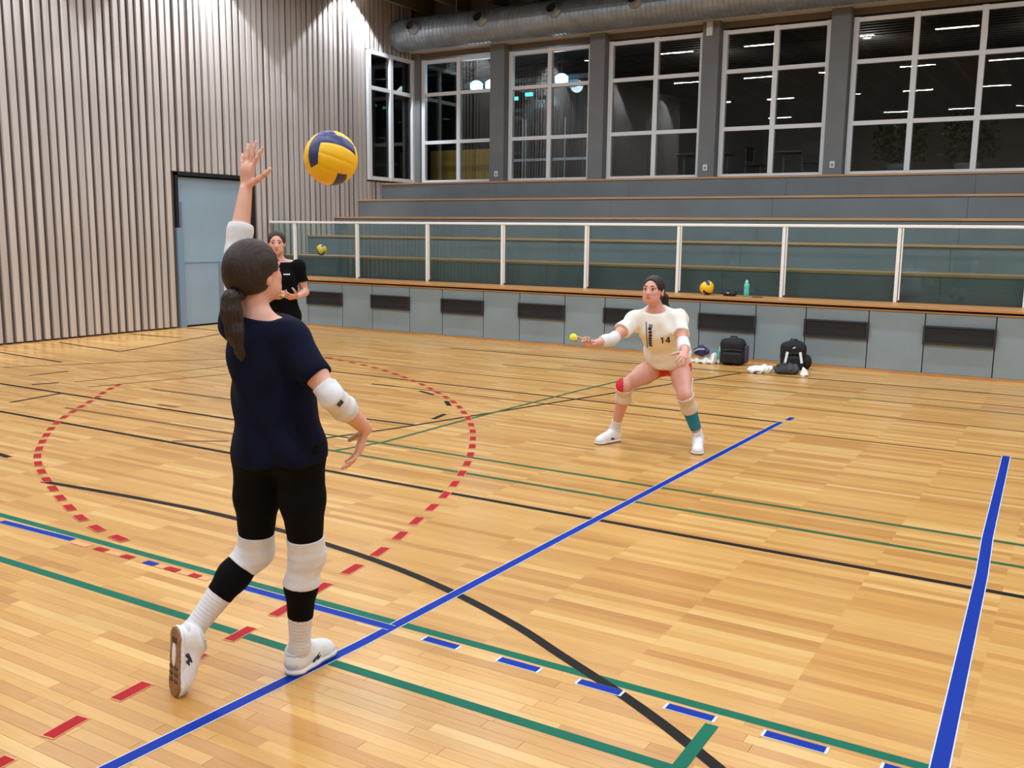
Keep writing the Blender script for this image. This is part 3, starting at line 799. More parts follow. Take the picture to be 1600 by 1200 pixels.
def head_prims(P, c, hf, hu, sc=1.0):
    hf = nrm(hf); hu = nrm(hu - np.dot(hu, hf) * hf); hr = np.cross(hf, hu)
    R = (hr, hf, hu); q = lambda x, y, z: c + (hr * x + hf * y + hu * z) * sc
    E = lambda x, y, z, a, b, d, k=.02: P.append(ell(q(x, y, z), V3(a, b, d) * sc, R, 'head', k))
    E(0, -.012, .030, .076, .096, .086)
    E(0, .030, -.020, .062, .066, .086, .03)
    E(0, .052, -.082, .030, .032, .026, .035)           # chin
    for s in (-1, 1):
        E(s * .040, .040, -.060, .022, .040, .030, .03)   # jaw
        E(s * .036, .066, -.018, .024, .020, .022, .02)   # cheek
        E(s * .030, .080, .028, .026, .012, .008, .015)   # brow ridge
        E(s * .077, -.008, -.012, .010, .019, .031, .006) # ear
        E(s * .079, -.012, .008, .009, .015, .014, .006)
    P.append(rc(q(0, .088, .010), q(0, .106, -.024), .0085 * sc, .012 * sc, 'head', .012))
    for s in (-1, 1): E(s * .011, .098, -.028, .009, .010, .008, .008)
    E(0, .090, -.052, .022, .012, .013, .012)           # mouth mound
    return R, q
def face_parts(parent, c, hf, hu, sc=1.0, smile=0.0, h=.003, mskin=None):
    hf = nrm(hf); hu = nrm(hu - np.dot(hu, hf) * hf); hr = np.cross(hf, hu); R = (hr, hf, hu)
    q = lambda x, y, z: c + (hr * x + hf * y + hu * z) * sc
    for s in (-1, 1):
        e = solid('eye', [ell(q(s * .031, .0835, .008), V3(.0145, .009, .0070) * sc, R)], M_EYEW, parent, h * .7)
        solid('iris', [ell(q(s * .031, .0905, .008), V3(.0075, .004, .0078) * sc, R)], M_IRIS, e, h * .6)
        solid('eyelid', [rc(q(s * .016, .0875, .013), q(s * .031, .0915, .0175), .0026 * sc, .003 * sc, k=.003), rc(q(s * .031, .0915, .0175), q(s * .047, .080, .012), .003 * sc, .0026 * sc, k=.003)], M_BROW, e, h * .6)
        solid('eyebrow', [rc(q(s * .014, .0935, .034), q(s * .034, .0925, .038), .0034 * sc, .0034 * sc, k=.003), rc(q(s * .034, .0925, .038), q(s * .050, .079, .032), .0032 * sc, .002 * sc, k=.003)], M_BROW, parent, h * .7)
    solid('lips', [rc(q(-.022, .090, -.053 + smile), q(-.006, .1015, -.050), .0036 * sc, .0052 * sc, k=.004), rc(q(.022, .090, -.053 + smile), q(.006, .1015, -.050), .0036 * sc, .0052 * sc, k=.004), rc(q(-.007, .1005, -.0565), q(.007, .1005, -.0565), .0058 * sc, .0058 * sc, k=.005)], M_LIP, parent, h * .7)

def figure(J, face, hup, handsL, handsR, feet, sc=1.0, tw=1.0):
    """J joints -> list of primitives for the whole body"""
    J = {k: V3(v) for k, v in J.items()}; P = []
    pr = nrm(J['RH'] - J['LH']); pu = nrm(J['waist'] - J['pelvis']); pf = nrm(np.cross(pu, pr)); pu = np.cross(pr, pf)
    tr = nrm(J['RS'] - J['LS']); tu = nrm(J['neck'] - J['chest']); tf = nrm(np.cross(tu, tr)); tu = np.cross(tr, tf)
    mr = nrm(pr + tr); mu = nrm(J['chest'] - J['waist']); mf = nrm(np.cross(mu, mr))
    A = P.append
    A(ell(J['pelvis'], V3(.148, .100, .11) * tw, (pr, pf, pu), 'hips', .04))
    A(rc(J['LH'] + pr * .0, J['RH'], .088 * tw, .088 * tw, 'hips', .04, pf, .98))
    for s in (-1, 1): A(ell(J['pelvis'] - pf * .052 + pr * s * .068 - pu * .035, V3(.078, .072, .085) * tw, (pr, pf, pu), 'hips', .04))
    A(ell(J['waist'], V3(.116, .086, .13) * tw, (mr, mf, mu), 'torso', .05))
    A(ell(J['chest'], V3(.134, .100, .15) * tw, (tr, tf, tu), 'torso', .05))
    A(rc(J['pelvis'], J['chest'], .105 * tw, .115 * tw, 'torso', .05, mf, .78))
    A(rc(J['LS'] + tr * .03, J['RS'] - tr * .03, .054, .054, 'torso', .05, tf, .95))
    for s in (-1, 1):
        A(ell(J['chest'] + tf * .068 + tr * s * .066 + tu * .01, V3(.056, .056, .056) * tw, (tr, tf, tu), 'torso', .03))
    for S_ in ('LS', 'RS'): A(rc(J['neck'] - tu * .01, J[S_] * .75 + J['neck'] * .25, .046, .045, 'torso', .04))
    hf = nrm(face); hu = nrm(V3(hup) - np.dot(V3(hup), hf) * hf)
    A(rc(J['neck'] - tu * .03, J['head'] - hu * .045 - hf * .022, .054, .049, 'neck', .03))
    head_prims(P, J['head'], hf, hu, sc)
    for s, S_, E_, W_ in (('L', 'LS', 'LE', 'LW'), ('R', 'RS', 'RE', 'RW')):
        a, e, w_ = J[S_], J[E_], J[W_]
        A(ell(a, (.054, .054, .054), None, 'uarm' + s, .03))
        A(rc(a, a * .4 + e * .6, .049, .042, 'uarm' + s, .03)); A(rc(a * .4 + e * .6, e, .042, .036, 'uarm' + s, .02))
        A(rc(e, e * .7 + w_ * .3, .036, .038, 'farm' + s, .02)); A(rc(e * .7 + w_ * .3, w_, .038, .025, 'farm' + s, .02))
    for a_, k_ in ((handsL, 'LW'), (handsR, 'RW')):
        hand(P, J[k_], *a_)
    for s, H_, K_, A_, ft in (('L', 'LH', 'LK', 'LA', feet[0]), ('R', 'RH', 'RK', 'RA', feet[1])):
        hp, kn, an = J[H_], J[K_], J[A_]; ff = nrm(V3(ft[1]))
        ax = nrm(an - kn); back = -nrm(ff - np.dot(ff, ax) * ax) if abs(np.dot(ff, ax)) < .98 else pf * -1
        if len(ft) > 3: back = -nrm(V3(ft[3]) - np.dot(V3(ft[3]), ax) * ax)
        A(rc(hp, hp * .55 + kn * .45, .092, .080, 'thigh' + s, .04)); A(rc(hp * .55 + kn * .45, kn, .078, .055, 'thigh' + s, .03))
        A(ell(kn - back * .012, (.054, .054, .058), None, 'knee' + s, .025))
        mid = kn * .68 + an * .32 + back * .016
        A(rc(kn, mid, .050, .055, 'calf' + s, .03)); A(rc(mid, an, .054, .034, 'calf' + s, .03))
        o, f_, u_ = V3(ft[0]), ff, nrm(V3(ft[2]))
        A(rc(an, o + f_ * .05 + u_ * .045, .036, .038, 'foot' + s, .02)); A(rc(o + f_ * .05 + u_ * .042, o + f_ * .20 + u_ * .03, .034, .028, 'foot' + s, .02))
    fr = dict(pr=pr, pf=pf, pu=pu, tr=tr, tf=tf, tu=tu, mr=mr, mf=mf, mu=mu, hf=hf, hu=hu, hr=np.cross(hf, hu), J=J)
    return P, fr
def sel(P, *tags): return [p for p in P if p.tag in tags]
def band(name, P, tags, a, b, t0, t1, g, m, parent, h=.005, ripple=None):
    a, b = V3(a), V3(b); d = nrm(b - a)
    return solid(name, sel(P, *tags), m, parent, h, g, cuts=[(a + (b - a) * t0, -d), (a + (b - a) * t1, d)], ripple=ripple)

def shoe(parent, o, f, u, an, name='shoe', h=.005, laces=True, sole_m=None):
    o, f, u = V3(o), nrm(f), nrm(u); f = nrm(f - np.dot(f, u) * u); s = np.cross(f, u)
    q = lambda x, y, z: o + s * x + f * y + u * z
    up_ = [rc(q(0, .042, .045), q(0, .19, .036), .043, .043, k=.02, n=s, s=.95), ell(q(0, .205, .032), (.046, .055, .038), (s, f, u), k=.02), ell(q(0, .04, .05), (.039, .045, .055), (s, f, u), k=.02),
           rc(q(0, .05, .06), q(0, .056, .100), .045, .048, k=.02), rc(q(0, .075, .085), q(0, .16, .052), .036, .034, k=.03)]
    tn = nrm(u - f * .28)
    sh = solid(name, up_, M_SHOEW, parent, h, 0, cuts=[(q(0, 0, .018), -u), (q(0, .055, .098), tn)])
    c1 = q(0, .054, .097); x1 = s; y1 = nrm(np.cross(tn, s))
    MB().tube([c1 + x1 * math.cos(t) * .045 + y1 * math.sin(t) * .050 for t in np.linspace(0, 2 * math.pi, 25)], .008, 8, caps=False).build('collar', M_MIDS, sh, True)
    solid('heel_counter', [ell(q(0, .032, .045), (.041, .040, .030), (s, f, u))], M_MIDS, sh, h, .002, cuts=[(q(0, .045, 0), f), (q(0, 0, .022), -u)])
    solid('toe_guard', [ell(q(0, .215, .026), (.046, .050, .026), (s, f, u))], M_MIDS, sh, h, .002, cuts=[(q(0, .215, 0), -f), (q(0, 0, .02), -u)])
    sl = [rc(q(0, .040, .012), q(0, .115, .012), .043, .037, k=.02, n=u, s=.6), rc(q(0, .115, .012), q(0, .215, .012), .037, .048, k=.02, n=u, s=.6)]
    solid('midsole', sl, M_SHOEW, sh, h, .004, cuts=[(q(0, 0, .008), -u), (q(0, 0, .028), u)])
    os_ = solid('outsole', sl, sole_m or M_SOLEG, sh, h, .003, cuts=[(q(0, 0, .0005), -u), (q(0, 0, .0085), u)])
    if sole_m:
        solid('sole_plate', [ell(q(0, .10, 0), (.018, .050, .004), (s, f, u), k=.01)], M_SHOEW, os_, .003)
        for k in range(3):
            for sd in (-1, 1):
                solid('tread_lug', [rbox(q(sd * .022, .15 + .025 * k, 0), (.014, .007, .003), (s, f, u), .002)], M_SOLED, os_, .003, sm=0)
        solid('tread_lug', [rbox(q(0, .045, 0), (.02, .012, .003), (s, f, u), .002)], M_SOLED, os_, .003, sm=0)
    if laces:
        for k in range(4):
            y = .095 + .022 * k; z = .110 - .0145 * k
            MB().tube([q(-.024, y, z - .010), q(0, y + .004, z + .004), q(.024, y, z - .010)], .0045, 6).build('lace', M_LACE, sh, True)
    for sd in (-1, 1):
        solid('side_mark', [rc(q(sd * .0405, .10, .035), q(sd * .0395, .135, .055), .008, .005, k=.003), rc(q(sd * .0405, .125, .035), q(sd * .039, .15, .048), .007, .004, k=.003)], M_SHOED, sh, .004, sm=0)
    return sh

def hair_cap(parent, c, fr, m, h=.005, sc=1.0, thick=.013, tie=None, tail=None, tie_m=None, front=.060, name='hair', tail_h=None):
    hr, hf, hu = fr['hr'], fr['hf'], fr['hu']; R = (hr, hf, hu); q = lambda x, y, z: c + (hr * x + hf * y + hu * z) * sc
    cap = [ell(q(0, -.014, .030), V3(.076 + thick, .096 + thick, .088 + thick) * sc, R), ell(q(0, -.045, -.010), V3(.070 + thick * .6, .062 + thick, .075) * sc, R, k=.03)]
    tl = []
    if tail:
        for i in range(len(tail) - 1): tl.append(rc(tail[i][0], tail[i + 1][0], tail[i][1], tail[i + 1][1], k=.02))
    rp = lambda X, Y, Z: .0012 * np.sin((X - c[0]) * hr[0] * 420 + (Y - c[1]) * hr[1] * 420 + (Z - c[2]) * 60 + 3 * np.sin((Z - c[2]) * 30))
    ho = solid(name, cap, m, parent, h, 0, carves=[ell(q(0, .092, -.020), V3(.070, .068, .108) * sc, R), rc(q(-.10, .036, -.03), q(.10, .036, -.03), .034 * sc, .034 * sc), rc(q(0, -.02, -.115), q(0, -.09, -.16), .075 * sc, .08 * sc)], ripple=rp)
    if tl: solid('ponytail', tl, m, ho, tail_h or h, 0, ripple=lambda X, Y, Z: .0022 * np.sin((X + Y * .7) * 330 + 4 * np.sin(Z * 22)))
    if tie is not None:
        a, d, r_ = tie; d = nrm(d); x = nrm(np.cross(d, V3(.3, .2, 1))); y = np.cross(d, x)
        MB().tube([V3(a) + (x * math.cos(t) + y * math.sin(t)) * r_ for t in np.linspace(0, 2 * math.pi, 21)], .006, 6, caps=False).build('hair_tie', tie_m or M_BLKFAB, ho, True)
    return ho

def folds(amp, f1=34, f2=55, ph=0.0, ax=(1, .3, .2), bx=(.2, .9, -.6)):
    return lambda X, Y, Z: amp * (np.sin(f1 * (ax[0] * X + ax[1] * Y + ax[2] * Z) + 2.2 * np.sin(11 * Z + 7 * X + ph)) * np.sin(9 * Z + 5 * Y + ph) + .6 * np.sin(f2 * (bx[0] * X + bx[1] * Y + bx[2] * Z) + 1.7 * np.sin(13 * Y + ph)) * np.sin(12 * X + 8 * Z))

def decal(name, shirt, polys, ctr, ex, ey, en, m, parent, off=.004):
    """flat print pressed onto a garment: polys in (x, y) metres around ctr"""
    og = np.array(origin_of(shirt)); me = shirt.data
    vv = [Vector(v.co) + Vector(og) for v in me.vertices]
    T = BVHTree.FromPolygons(vv, [tuple(p.vertices) for p in me.polygons])
    V = []; F = []
    for poly in polys:
        n = len(V); ok = True; tmp = []
        for x, y in poly:
            o = Vector(ctr + ex * x + ey * y + en * .4); hit = T.ray_cast(o, Vector(-en), 1.0)
            if hit[0] is None: ok = False; break
            tmp.append(hit[0] + Vector(en) * off)
        if ok: V += tmp; F.append(tuple(range(n, n + len(tmp))))
    if V: return mesh(name, V, F, m, parent)
def stroke(a, b, w_, n=6):
    a, b = np.array(a, float), np.array(b, float); d = (b - a) / np.linalg.norm(b - a); p_ = np.array((-d[1], d[0])) * w_ / 2; out = []
    for i in range(n):
        u, v = a + (b - a) * i / n, a + (b - a) * (i + 1) / n; out.append([tuple(u - p_), tuple(v - p_), tuple(v + p_), tuple(u + p_)])
    return out
gw = .011
DIGITS14 = stroke((-.022, -.031), (-.022, .031), gw) + stroke((-.036, .018), (-.022, .028), gw * .8, 3) + stroke((.028, -.031), (.028, .031), gw) + stroke((.0, -.012), (.040, -.012), gw * .9, 5) + stroke((.003, -.012), (.026, .029), gw * .8, 5)

# ================================================================== PERSON serving in the foreground
SJ = {'pelvis': (-2.572, 2.585, 0.959), 'waist': (-2.580, 2.586, 1.114), 'chest': (-2.610, 2.579, 1.270), 'neck': (-2.640, 2.558, 1.414), 'head': (-2.662, 2.570, 1.585),
      'LS': (-2.782, 2.600, 1.385), 'RS': (-2.478, 2.560, 1.352), 'LE': (-2.836, 2.653, 1.664), 'LW': (-2.845, 2.714, 1.898), 'RE': (-2.281, 2.560, 1.155), 'RW': (-2.272, 2.730, 1.015),
      'LH': (-2.659, 2.560, 0.911), 'RH': (-2.492, 2.603, 0.924), 'LK': (-2.712, 2.580, 0.502), 'RK': (-2.510, 2.650, 0.500), 'LA': (-2.838, 2.360, 0.215), 'RA': (-2.563, 2.655, 0.108)}
lf, lu = (.05, -.10, -1), (.30, .95, -.1)
lo_ = V3(-2.822, 2.252, 0.0) - nrm(lf) * .262
rf = (-.06, .99, 0); ro_ = (-2.572, 2.605, 0)
server = thing('person', 'player in navy shirt and black leggings serving, seen from behind', 'person', (-2.57, 2.6, 0))
P, fr = figure(SJ, (.03, .98, .12), (0, -.12, 1),
               ((.06, .10, .99), V3(.10, .97, -.1), V3(1, .15, 0), (.10, .06, .08, .14), .38),
               ((-.28, -.12, -.93), V3(-.75, -.65, .1), V3(-.3, .8, -.5), (.22, .26, .30, .36), .30),
               ((lo_, lf, lu, (0, 1, .2)), (ro_, rf, (0, 0, 1), (.1, 1, 0))))
J = fr['J']
solid('body', P, M_SKIN, server, .005, sm=1)
tr, tf, tu = fr['tr'], fr['tf'], fr['tu']
drape = [rc(J['chest'] + V3(0, 0, .0), J['pelvis'] - V3(0, 0, .10), .138, .150, 'x', .05, fr['mf'], .80)]
la = nrm(J['LE'] - J['LS']); ra = nrm(J['RE'] - J['RS'])
shirt = solid('shirt', sel(P, 'torso', 'hips') + drape, M_NAVY, server, .0045, .015, cuts=[((-2.57, 2.58, .895), (0, .10, -1)), (J['neck'] + tu * .018, nrm(tu + tf * .1))],
              extra=[(sel(P, 'uarmL'), .018, [(J['LS'] + la * .085, la)]), (sel(P, 'uarmR'), .015, [(J['RS'] + ra * .185, ra)])], ripple=folds(.0070, 30, 52), sm=1)
neck_c = J['neck'] + tu * .012
MB().tube([neck_c + (tr * math.cos(t) * .074 + tf * math.sin(t) * .066) - tu * .004 for t in np.linspace(0, 2 * math.pi, 25)], .008, 8, caps=False).build('collar', M_NAVY, shirt, True)
thL, thR = nrm(J['LK'] - J['LH']), nrm(J['RK'] - J['RH'])
solid('leggings', sel(P, 'hips'), M_BLKFAB, server, .0045, .006, cuts=[((0, 0, 1.0), (0, 0, 1))],
      extra=[(sel(P, 'thighL', 'kneeL'), .006, [(J['LH'] + (J['LK'] - J['LH']) * .84, thL)]), (sel(P, 'thighR', 'kneeR'), .006, [(J['RH'] + (J['RK'] - J['RH']) * .84, thR)])], ripple=folds(.0012, 40, 60))
rib = lambda a, d, f=330, amp=.0012: (lambda X, Y, Z: amp * np.sin(((X - a[0]) * d[0] + (Y - a[1]) * d[1] + (Z - a[2]) * d[2]) * f))
for s, H_, K_, A_, t1, t2, t3 in (('L', 'LH', 'LK', 'LA', .20, .56, .52), ('R', 'RH', 'RK', 'RA', .30, .66, .62)):
    dt, ds = nrm(J[K_] - J[H_]), nrm(J[A_] - J[K_])
    solid('knee_pad', sel(P, 'thigh' + s, 'knee' + s, 'calf' + s), M_WHITEF, server, .0035, .011, cuts=[(J[H_] + (J[K_] - J[H_]) * .82, -dt), (J[K_] + (J[A_] - J[K_]) * t1, ds)], ripple=rib(J[K_], dt, 170, .0006))
    band('calf_sleeve', P, ('calf' + s, 'knee' + s), J[K_], J[A_], t1 - .02, t2, .006, M_BLKFAB, server, .003)
    sk = solid('sock', sel(P, 'calf' + s, 'foot' + s), M_WHITEF, server, .0035, .005, cuts=[(J[K_] + (J[A_] - J[K_]) * t3, -ds), (J[A_] + ds * .03, ds)], ripple=rib(J[A_], ds, 420, .0007))
o_ = J['RK'] * .35 + J['RA'] * .65
MB().tube([o_ + V3(.047, -.020, .020), o_ + V3(.043, -.030, .018), o_ + V3(.035, -.038, .019)], [.002, .0045, .002], 6).build('sock_mark', M_PRINT, server)
shoe(server, ro_, rf, (0, 0, 1), J['RA'])
shoe(server, lo_, lf, lu, J['LA'], sole_m=M_GUM)
dl = nrm(J['LW'] - J['LE'])
solid('arm_sleeve', sel(P, 'uarmL', 'farmL'), M_WHITEF, server, .0035, .009, cuts=[(J['LS'] + (J['LE'] - J['LS']) * .42, -la), (J['LE'] + (J['LW'] - J['LE']) * .44, dl)], ripple=rib(J['LE'], dl, 120, .0009))
dr = nrm(J['RW'] - J['RE'])
rs_ = solid('arm_sleeve', sel(P, 'uarmR', 'farmR'), M_WHITEF, server, .0035, .007, cuts=[(J['RS'] + (J['RE'] - J['RS']) * .80, -ra), (J['RE'] + (J['RW'] - J['RE']) * .48, dr)], ripple=rib(J['RE'], dr, 150, .0016))
e_ = nrm(V3(.78, -.62, .1)); x_ = nrm(np.cross(e_, dr)); decal('sleeve_mark', rs_, [[(-.012, -.010), (.012, -.010), (.012, .010), (-.012, .010)]], J['RE'] + dr * .03, x_, dr, e_, M_SHOED, rs_)
hf, hu = fr['hf'], fr['hu']
tie = J['head'] - hf * .116 - hu * .058 + V3(.01, 0, 0)
hair_cap(server, J['head'], fr, M_HAIR1, .005, 1.0, .014, (tie, hf, .024), [(tie + hf * .03, .025), (tie - hf * .014 - V3(0, 0, .012), .030), (tie + V3(.000, -.016, -.06), .037), (tie + V3(.014, -.010, -.14), .035), (tie + V3(.034, .004, -.21), .025), (tie + V3(.046, .010, -.285), .006)])
face_parts(server, J['head'], hf, hu)

# ================================================================== PERSON crouching in white
WJ = {'pelvis': (-2.967, 7.497, 0.716), 'waist': (-2.953, 7.385, 0.855), 'chest': (-2.950, 7.245, 0.985), 'neck': (-2.962, 7.181, 1.145), 'head': (-2.969, 7.125, 1.297),
      'LS': (-2.800, 7.262, 1.070), 'RS': (-3.126, 7.133, 1.050), 'RE': (-3.197, 6.878, 0.918), 'RW': (-3.275, 6.672, 0.893), 'LE': (-2.682, 7.088, 0.893), 'LW': (-2.594, 6.900, 0.850),
      'RH': (-3.051, 7.483, 0.656), 'LH': (-2.877, 7.519, 0.666), 'RK': (-3.186, 7.116, 0.512), 'LK': (-2.693, 7.191, 0.470), 'RA': (-3.329, 7.264, 0.115), 'LA': (-2.631, 7.374, 0.109)}
f_r, f_l = V3(-.35, -.94, 0), V3(.33, -.94, 0)
wr_o = V3(-3.329, 7.264, 0) - nrm(f_r) * .05; wl_o = V3(-2.631, 7.374, 0) - nrm(f_l) * .05
player = thing('person', 'player in cream shirt number 14 crouching low with spoon held out', 'person', (-2.97, 7.3, 0))
sd = V3(-.857, -.515, 0)
P, fr = figure(WJ, (.03, -.99, .08), (0, -.05, 1),
               ((.25, -.93, -.22), V3(-.4, -.3, -.85), sd, (.45, .5, .5, .55), .12),
               ((.12, -.96, .02), V3(0, 0, 1), sd, (1.15, 1.15, 1.15, 1.15), .02, (.3, .75, .55)),
               ((wl_o, f_l, (0, 0, 1), f_l), (wr_o, f_r, (0, 0, 1), f_r)))
J = fr['J']; tr, tf, tu = fr['tr'], fr['tf'], fr['tu']
solid('body', P, M_SKIN2, player, .006, sm=1)
la, ra = nrm(J['LE'] - J['LS']), nrm(J['RE'] - J['RS'])
drape = [rc(J['chest'], J['pelvis'] + fr['pf'] * .03 - fr['pu'] * .06, .140, .178, 'x', .05, fr['mf'], .90)]
fh_ = nrm(fr['mf'] * (1, 1, 0)); rh_ = np.cross(fh_, V3(0, 0, 1))
drape = [rc(J['chest'], J['waist'], .140, .150, 'x', .05, fr['mf'], .88), ell((J['pelvis'] + fh_ * .085) * (1, 1, 0) + V3(0, 0, .755), (.172, .126, .14), (rh_, fh_, (0, 0, 1)), 'x', .06)]
shirt = solid('shirt', sel(P, 'torso', 'hips') + drape, M_CREAM, player, .005, .014, cuts=[((J['pelvis'] * (1, 1, 0) + V3(0, 0, .638)), nrm(V3(0, 0, -1) + fr['pr'] * .10)), (J['neck'] + tu * .012, nrm(tu + tf * .35))],
              extra=[(sel(P, 'uarmL'), .022, [(J['LS'] + la * .16, la)]), (sel(P, 'uarmR'), .022, [(J['RS'] + ra * .165, ra)])], ripple=folds(.0060, 36, 60, 1.3), sm=2)
decal('shirt_number', shirt, DIGITS14, J['chest'] - tr * .045 - tu * .035, -tr, tu, tf, M_PRINT, shirt)
st = [[(.004 * math.sin(i), -.028 * i), (.026 + .004 * math.sin(i), -.028 * i), (.026, -.028 * i - .022), (0, -.028 * i - .022)] for i in range(7)]
decal('side_print', shirt, st, J['chest'] + tr * .088 + tu * .075, -tr, tu, tf, M_PRINT, shirt)
decal('side_stripe', shirt, [[(0, -.02 * i), (.010, -.02 * i), (.010, -.02 * i - .02), (0, -.02 * i - .02)] for i in range(13)], J['chest'] + tr * .108 + tu * .11, -tr, tu, tf, M_PRINTG, shirt)
decal('chest_mark', shirt, [[(-.015, -.01), (.015, -.01), (.015, .012), (-.015, .012)]], J['chest'] + tr * .068 + tu * .085, -tr, tu, tf, M_PRINTG, shirt)
dL, dR = nrm(J['LK'] - J['LH']), nrm(J['RK'] - J['RH'])
solid('shorts', sel(P, 'hips'), M_REDF, player, .006, .007, cuts=[(J['pelvis'] + fr['pu'] * .05, fr['pu'])],
      extra=[(sel(P, 'thighL'), .008, [(J['LH'] + dL * .085, dL)]), (sel(P, 'thighR'), .008, [(J['RH'] + dR * .085, dR)])])
for s, H_, K_, A_ in (('L', 'LH', 'LK', 'LA'), ('R', 'RH', 'RK', 'RA')):
    dt, ds = nrm(J[K_] - J[H_]), nrm(J[A_] - J[K_]); tg = ('thigh' + s, 'knee' + s, 'calf' + s)
    if s == 'R':
        solid('knee_band', sel(P, *tg), M_REDF, player, .004, .006, cuts=[(J[H_] + (J[K_] - J[H_]) * .76, -dt), (J[K_] + ds * .035, ds), (J[K_] - V3(.857, .515, 0) * .018, (.857, .515, 0))])
        solid('knee_pad', sel(P, *tg), M_BEIGE, player, .004, .010, cuts=[(J[K_] + ds * .02, -ds), (J[K_] + (J[A_] - J[K_]) * .34, ds)])
    else:
        solid('knee_pad', sel(P, *tg), M_BEIGE, player, .004, .010, cuts=[(J[K_] + ds * .005, -ds), (J[K_] + (J[A_] - J[K_]) * .40, ds)])
        band('calf_sleeve', P, ('calf' + s,), J[K_], J[A_], .39, .80, .006, M_TEAL, player, .004)
    solid('sock', sel(P, 'calf' + s, 'foot' + s), M_WHITEF, player, .006, .006, cuts=[(J[K_] + (J[A_] - J[K_]) * (.80 if s == 'R' else .86), -ds), (J[A_] + ds * .02, ds)])
shoe(player, wr_o, f_r, (0, 0, 1), J['RA'], h=.006); shoe(player, wl_o, f_l, (0, 0, 1), J['LA'], h=.006)
for S_, E_, W_, a_, s in (('LS', 'LE', 'LW', la, 'L'), ('RS', 'RE', 'RW', ra, 'R')):
    d2 = nrm(J[W_] - J[E_])
    solid('arm_sleeve', sel(P, 'uarm' + s, 'farm' + s), M_WHITEF, player, .006, .010, cuts=[(J[S_] + (J[E_] - J[S_]) * .82, -a_), (J[E_] + (J[W_] - J[E_]) * .55, d2)])
hf, hu = fr['hf'], fr['hu']
tie = J['head'] - hf * .115 - hu * .0
hair_cap(player, J['head'], fr, M_HAIR2, .005, 1.0, .010, (tie, hf, .022), [(tie + hf * .03, .024), (tie - hf * .02, .026), (tie + V3(.045, .03, -.05), .030), (tie + V3(.06, .04, -.13), .022), (tie + V3(.05, .04, -.19), .006)])
face_parts(player, J['head'], hf, hu)
# spoon and ball held out
M_STEEL = pm('spoon_steel', (190, 190, 192), .25, metal=.9); M_TENNIS = pm('yellow_green_felt', (222, 232, 60), .8, bump=.3, bscale=300); M_PALEY = pm('pale_yellow_ball', (236, 214, 120), .6)
def spoon(a, b, upd, label):
    a, b = V3(a), V3(b); d = nrm(b - a); u = nrm(V3(upd) - np.dot(V3(upd), d) * d); L_ = np.linalg.norm(b - a)
    t = thing('spoon', label, 'spoon', tuple(a)); s = np.cross(d, u)
    MB().tube([a, a + d * L_ * .5 + u * .002, b - d * .022], [.0065, .005, .0045], 8).build('handle', M_STEEL, t, True)
    V = []; F = []; n = 16; rg = 5
    for sh in (0, .0015):
        for i in range(rg + 1):
            r_ = i / rg
            for j in range(n):
                th = 2 * math.pi * j / n
                V.append(b + d * math.cos(th) * r_ * .028 + s * math.sin(th) * r_ * .020 - u * (.010 * (1 - r_ * r_) - sh))
    for sh in (0, 1):
        o = sh * (rg + 1) * n
        for i in range(rg):
            for j in range(n):
                q = (o + i * n + j, o + i * n + (j + 1) % n, o + (i + 1) * n + (j + 1) % n, o + (i + 1) * n + j); F.append(q if sh else q[::-1])
    mesh('bowl', V, F, M_STEEL, t, True)
    return t
def sball(c, r_, m, label):
    t = thing('small_ball', label, 'ball', tuple(c))
    solid('felt', [ell(c, (r_, r_, r_))], m, t, r_ / 9)
    a = V3(c); pts = [a + r_ * 1.002 * nrm(V3(math.cos(q) , math.sin(q), .55 * math.sin(2 * q))) for q in np.linspace(0, 2 * math.pi, 41)]
    MB().tube(pts, r_ * .03, 5, caps=False).build('seam', M_WHITEP, t, True)
    return t
grip = J['RW'] + nrm(V3(.12, -.96, .02)) * .088 + V3(0, 0, .022)
bend = nrm(sd)
spoon(grip - bend * .05, grip + bend * .112 + V3(0, 0, .006), (0, 0, 1), 'steel spoon in the hand of the crouching player')
sball(grip + bend * .116 + V3(0, 0, .034), .031, M_TENNIS, 'yellow-green ball balanced on the spoon of the crouching player')

# ================================================================== PERSON standing in black
Fv = nrm(V3(.70, -.714, 0)); Rv = V3(-.714, -.70, 0); c0 = V3(-6.795, 6.90, 0); Zv = V3(0, 0, 1)
def g_(r_, f_, z): return tuple(c0 + Rv * r_ + Fv * f_ + Zv * z)
GJ = {'pelvis': g_(0, 0, .955), 'waist': g_(0, 0, 1.10), 'chest': g_(0, 0, 1.26), 'neck': g_(.005, -.01, 1.435), 'head': g_(.03, .03, 1.610),
      'LS': g_(-.168, 0, 1.385), 'RS': g_(.168, 0, 1.385), 'LE': g_(-.235, -.02, 1.135), 'RE': g_(.215, .0, 1.135), 'LW': g_(-.155, .185, 1.105), 'RW': g_(.07, .20, 1.10),
      'LH': g_(-.085, 0, .905), 'RH': g_(.085, 0, .905), 'LK': g_(-.105, .03, .49), 'RK': g_(.105, .02, .49), 'LA': g_(-.12, 0, .105), 'RA': g_(.12, 0, .105)}
watcher = thing('person', 'smiling player in black shirt and shorts standing by the stand', 'person', tuple(c0))
fl_, fr_ = nrm(Fv - Rv * .2), nrm(Fv + Rv * .2)
gl_o = V3(GJ['LA']) * (1, 1, 0) - fl_ * .05; gr_o = V3(GJ['RA']) * (1, 1, 0) - fr_ * .05
P, fr = figure(GJ, Fv + V3(0, 0, -.03), Zv, (Rv * .75 + Fv * .6, -Fv * .5 + Zv * .4, Zv + Fv * .3, (.8, .8, .8, .8), .05), (-Rv * .55 + Fv * .75, -Fv * .2 + Zv * .9, Rv, (.7, .7, .7, .7), .05),
               ((gl_o, fl_, Zv, fl_), (gr_o, fr_, Zv, fr_)))
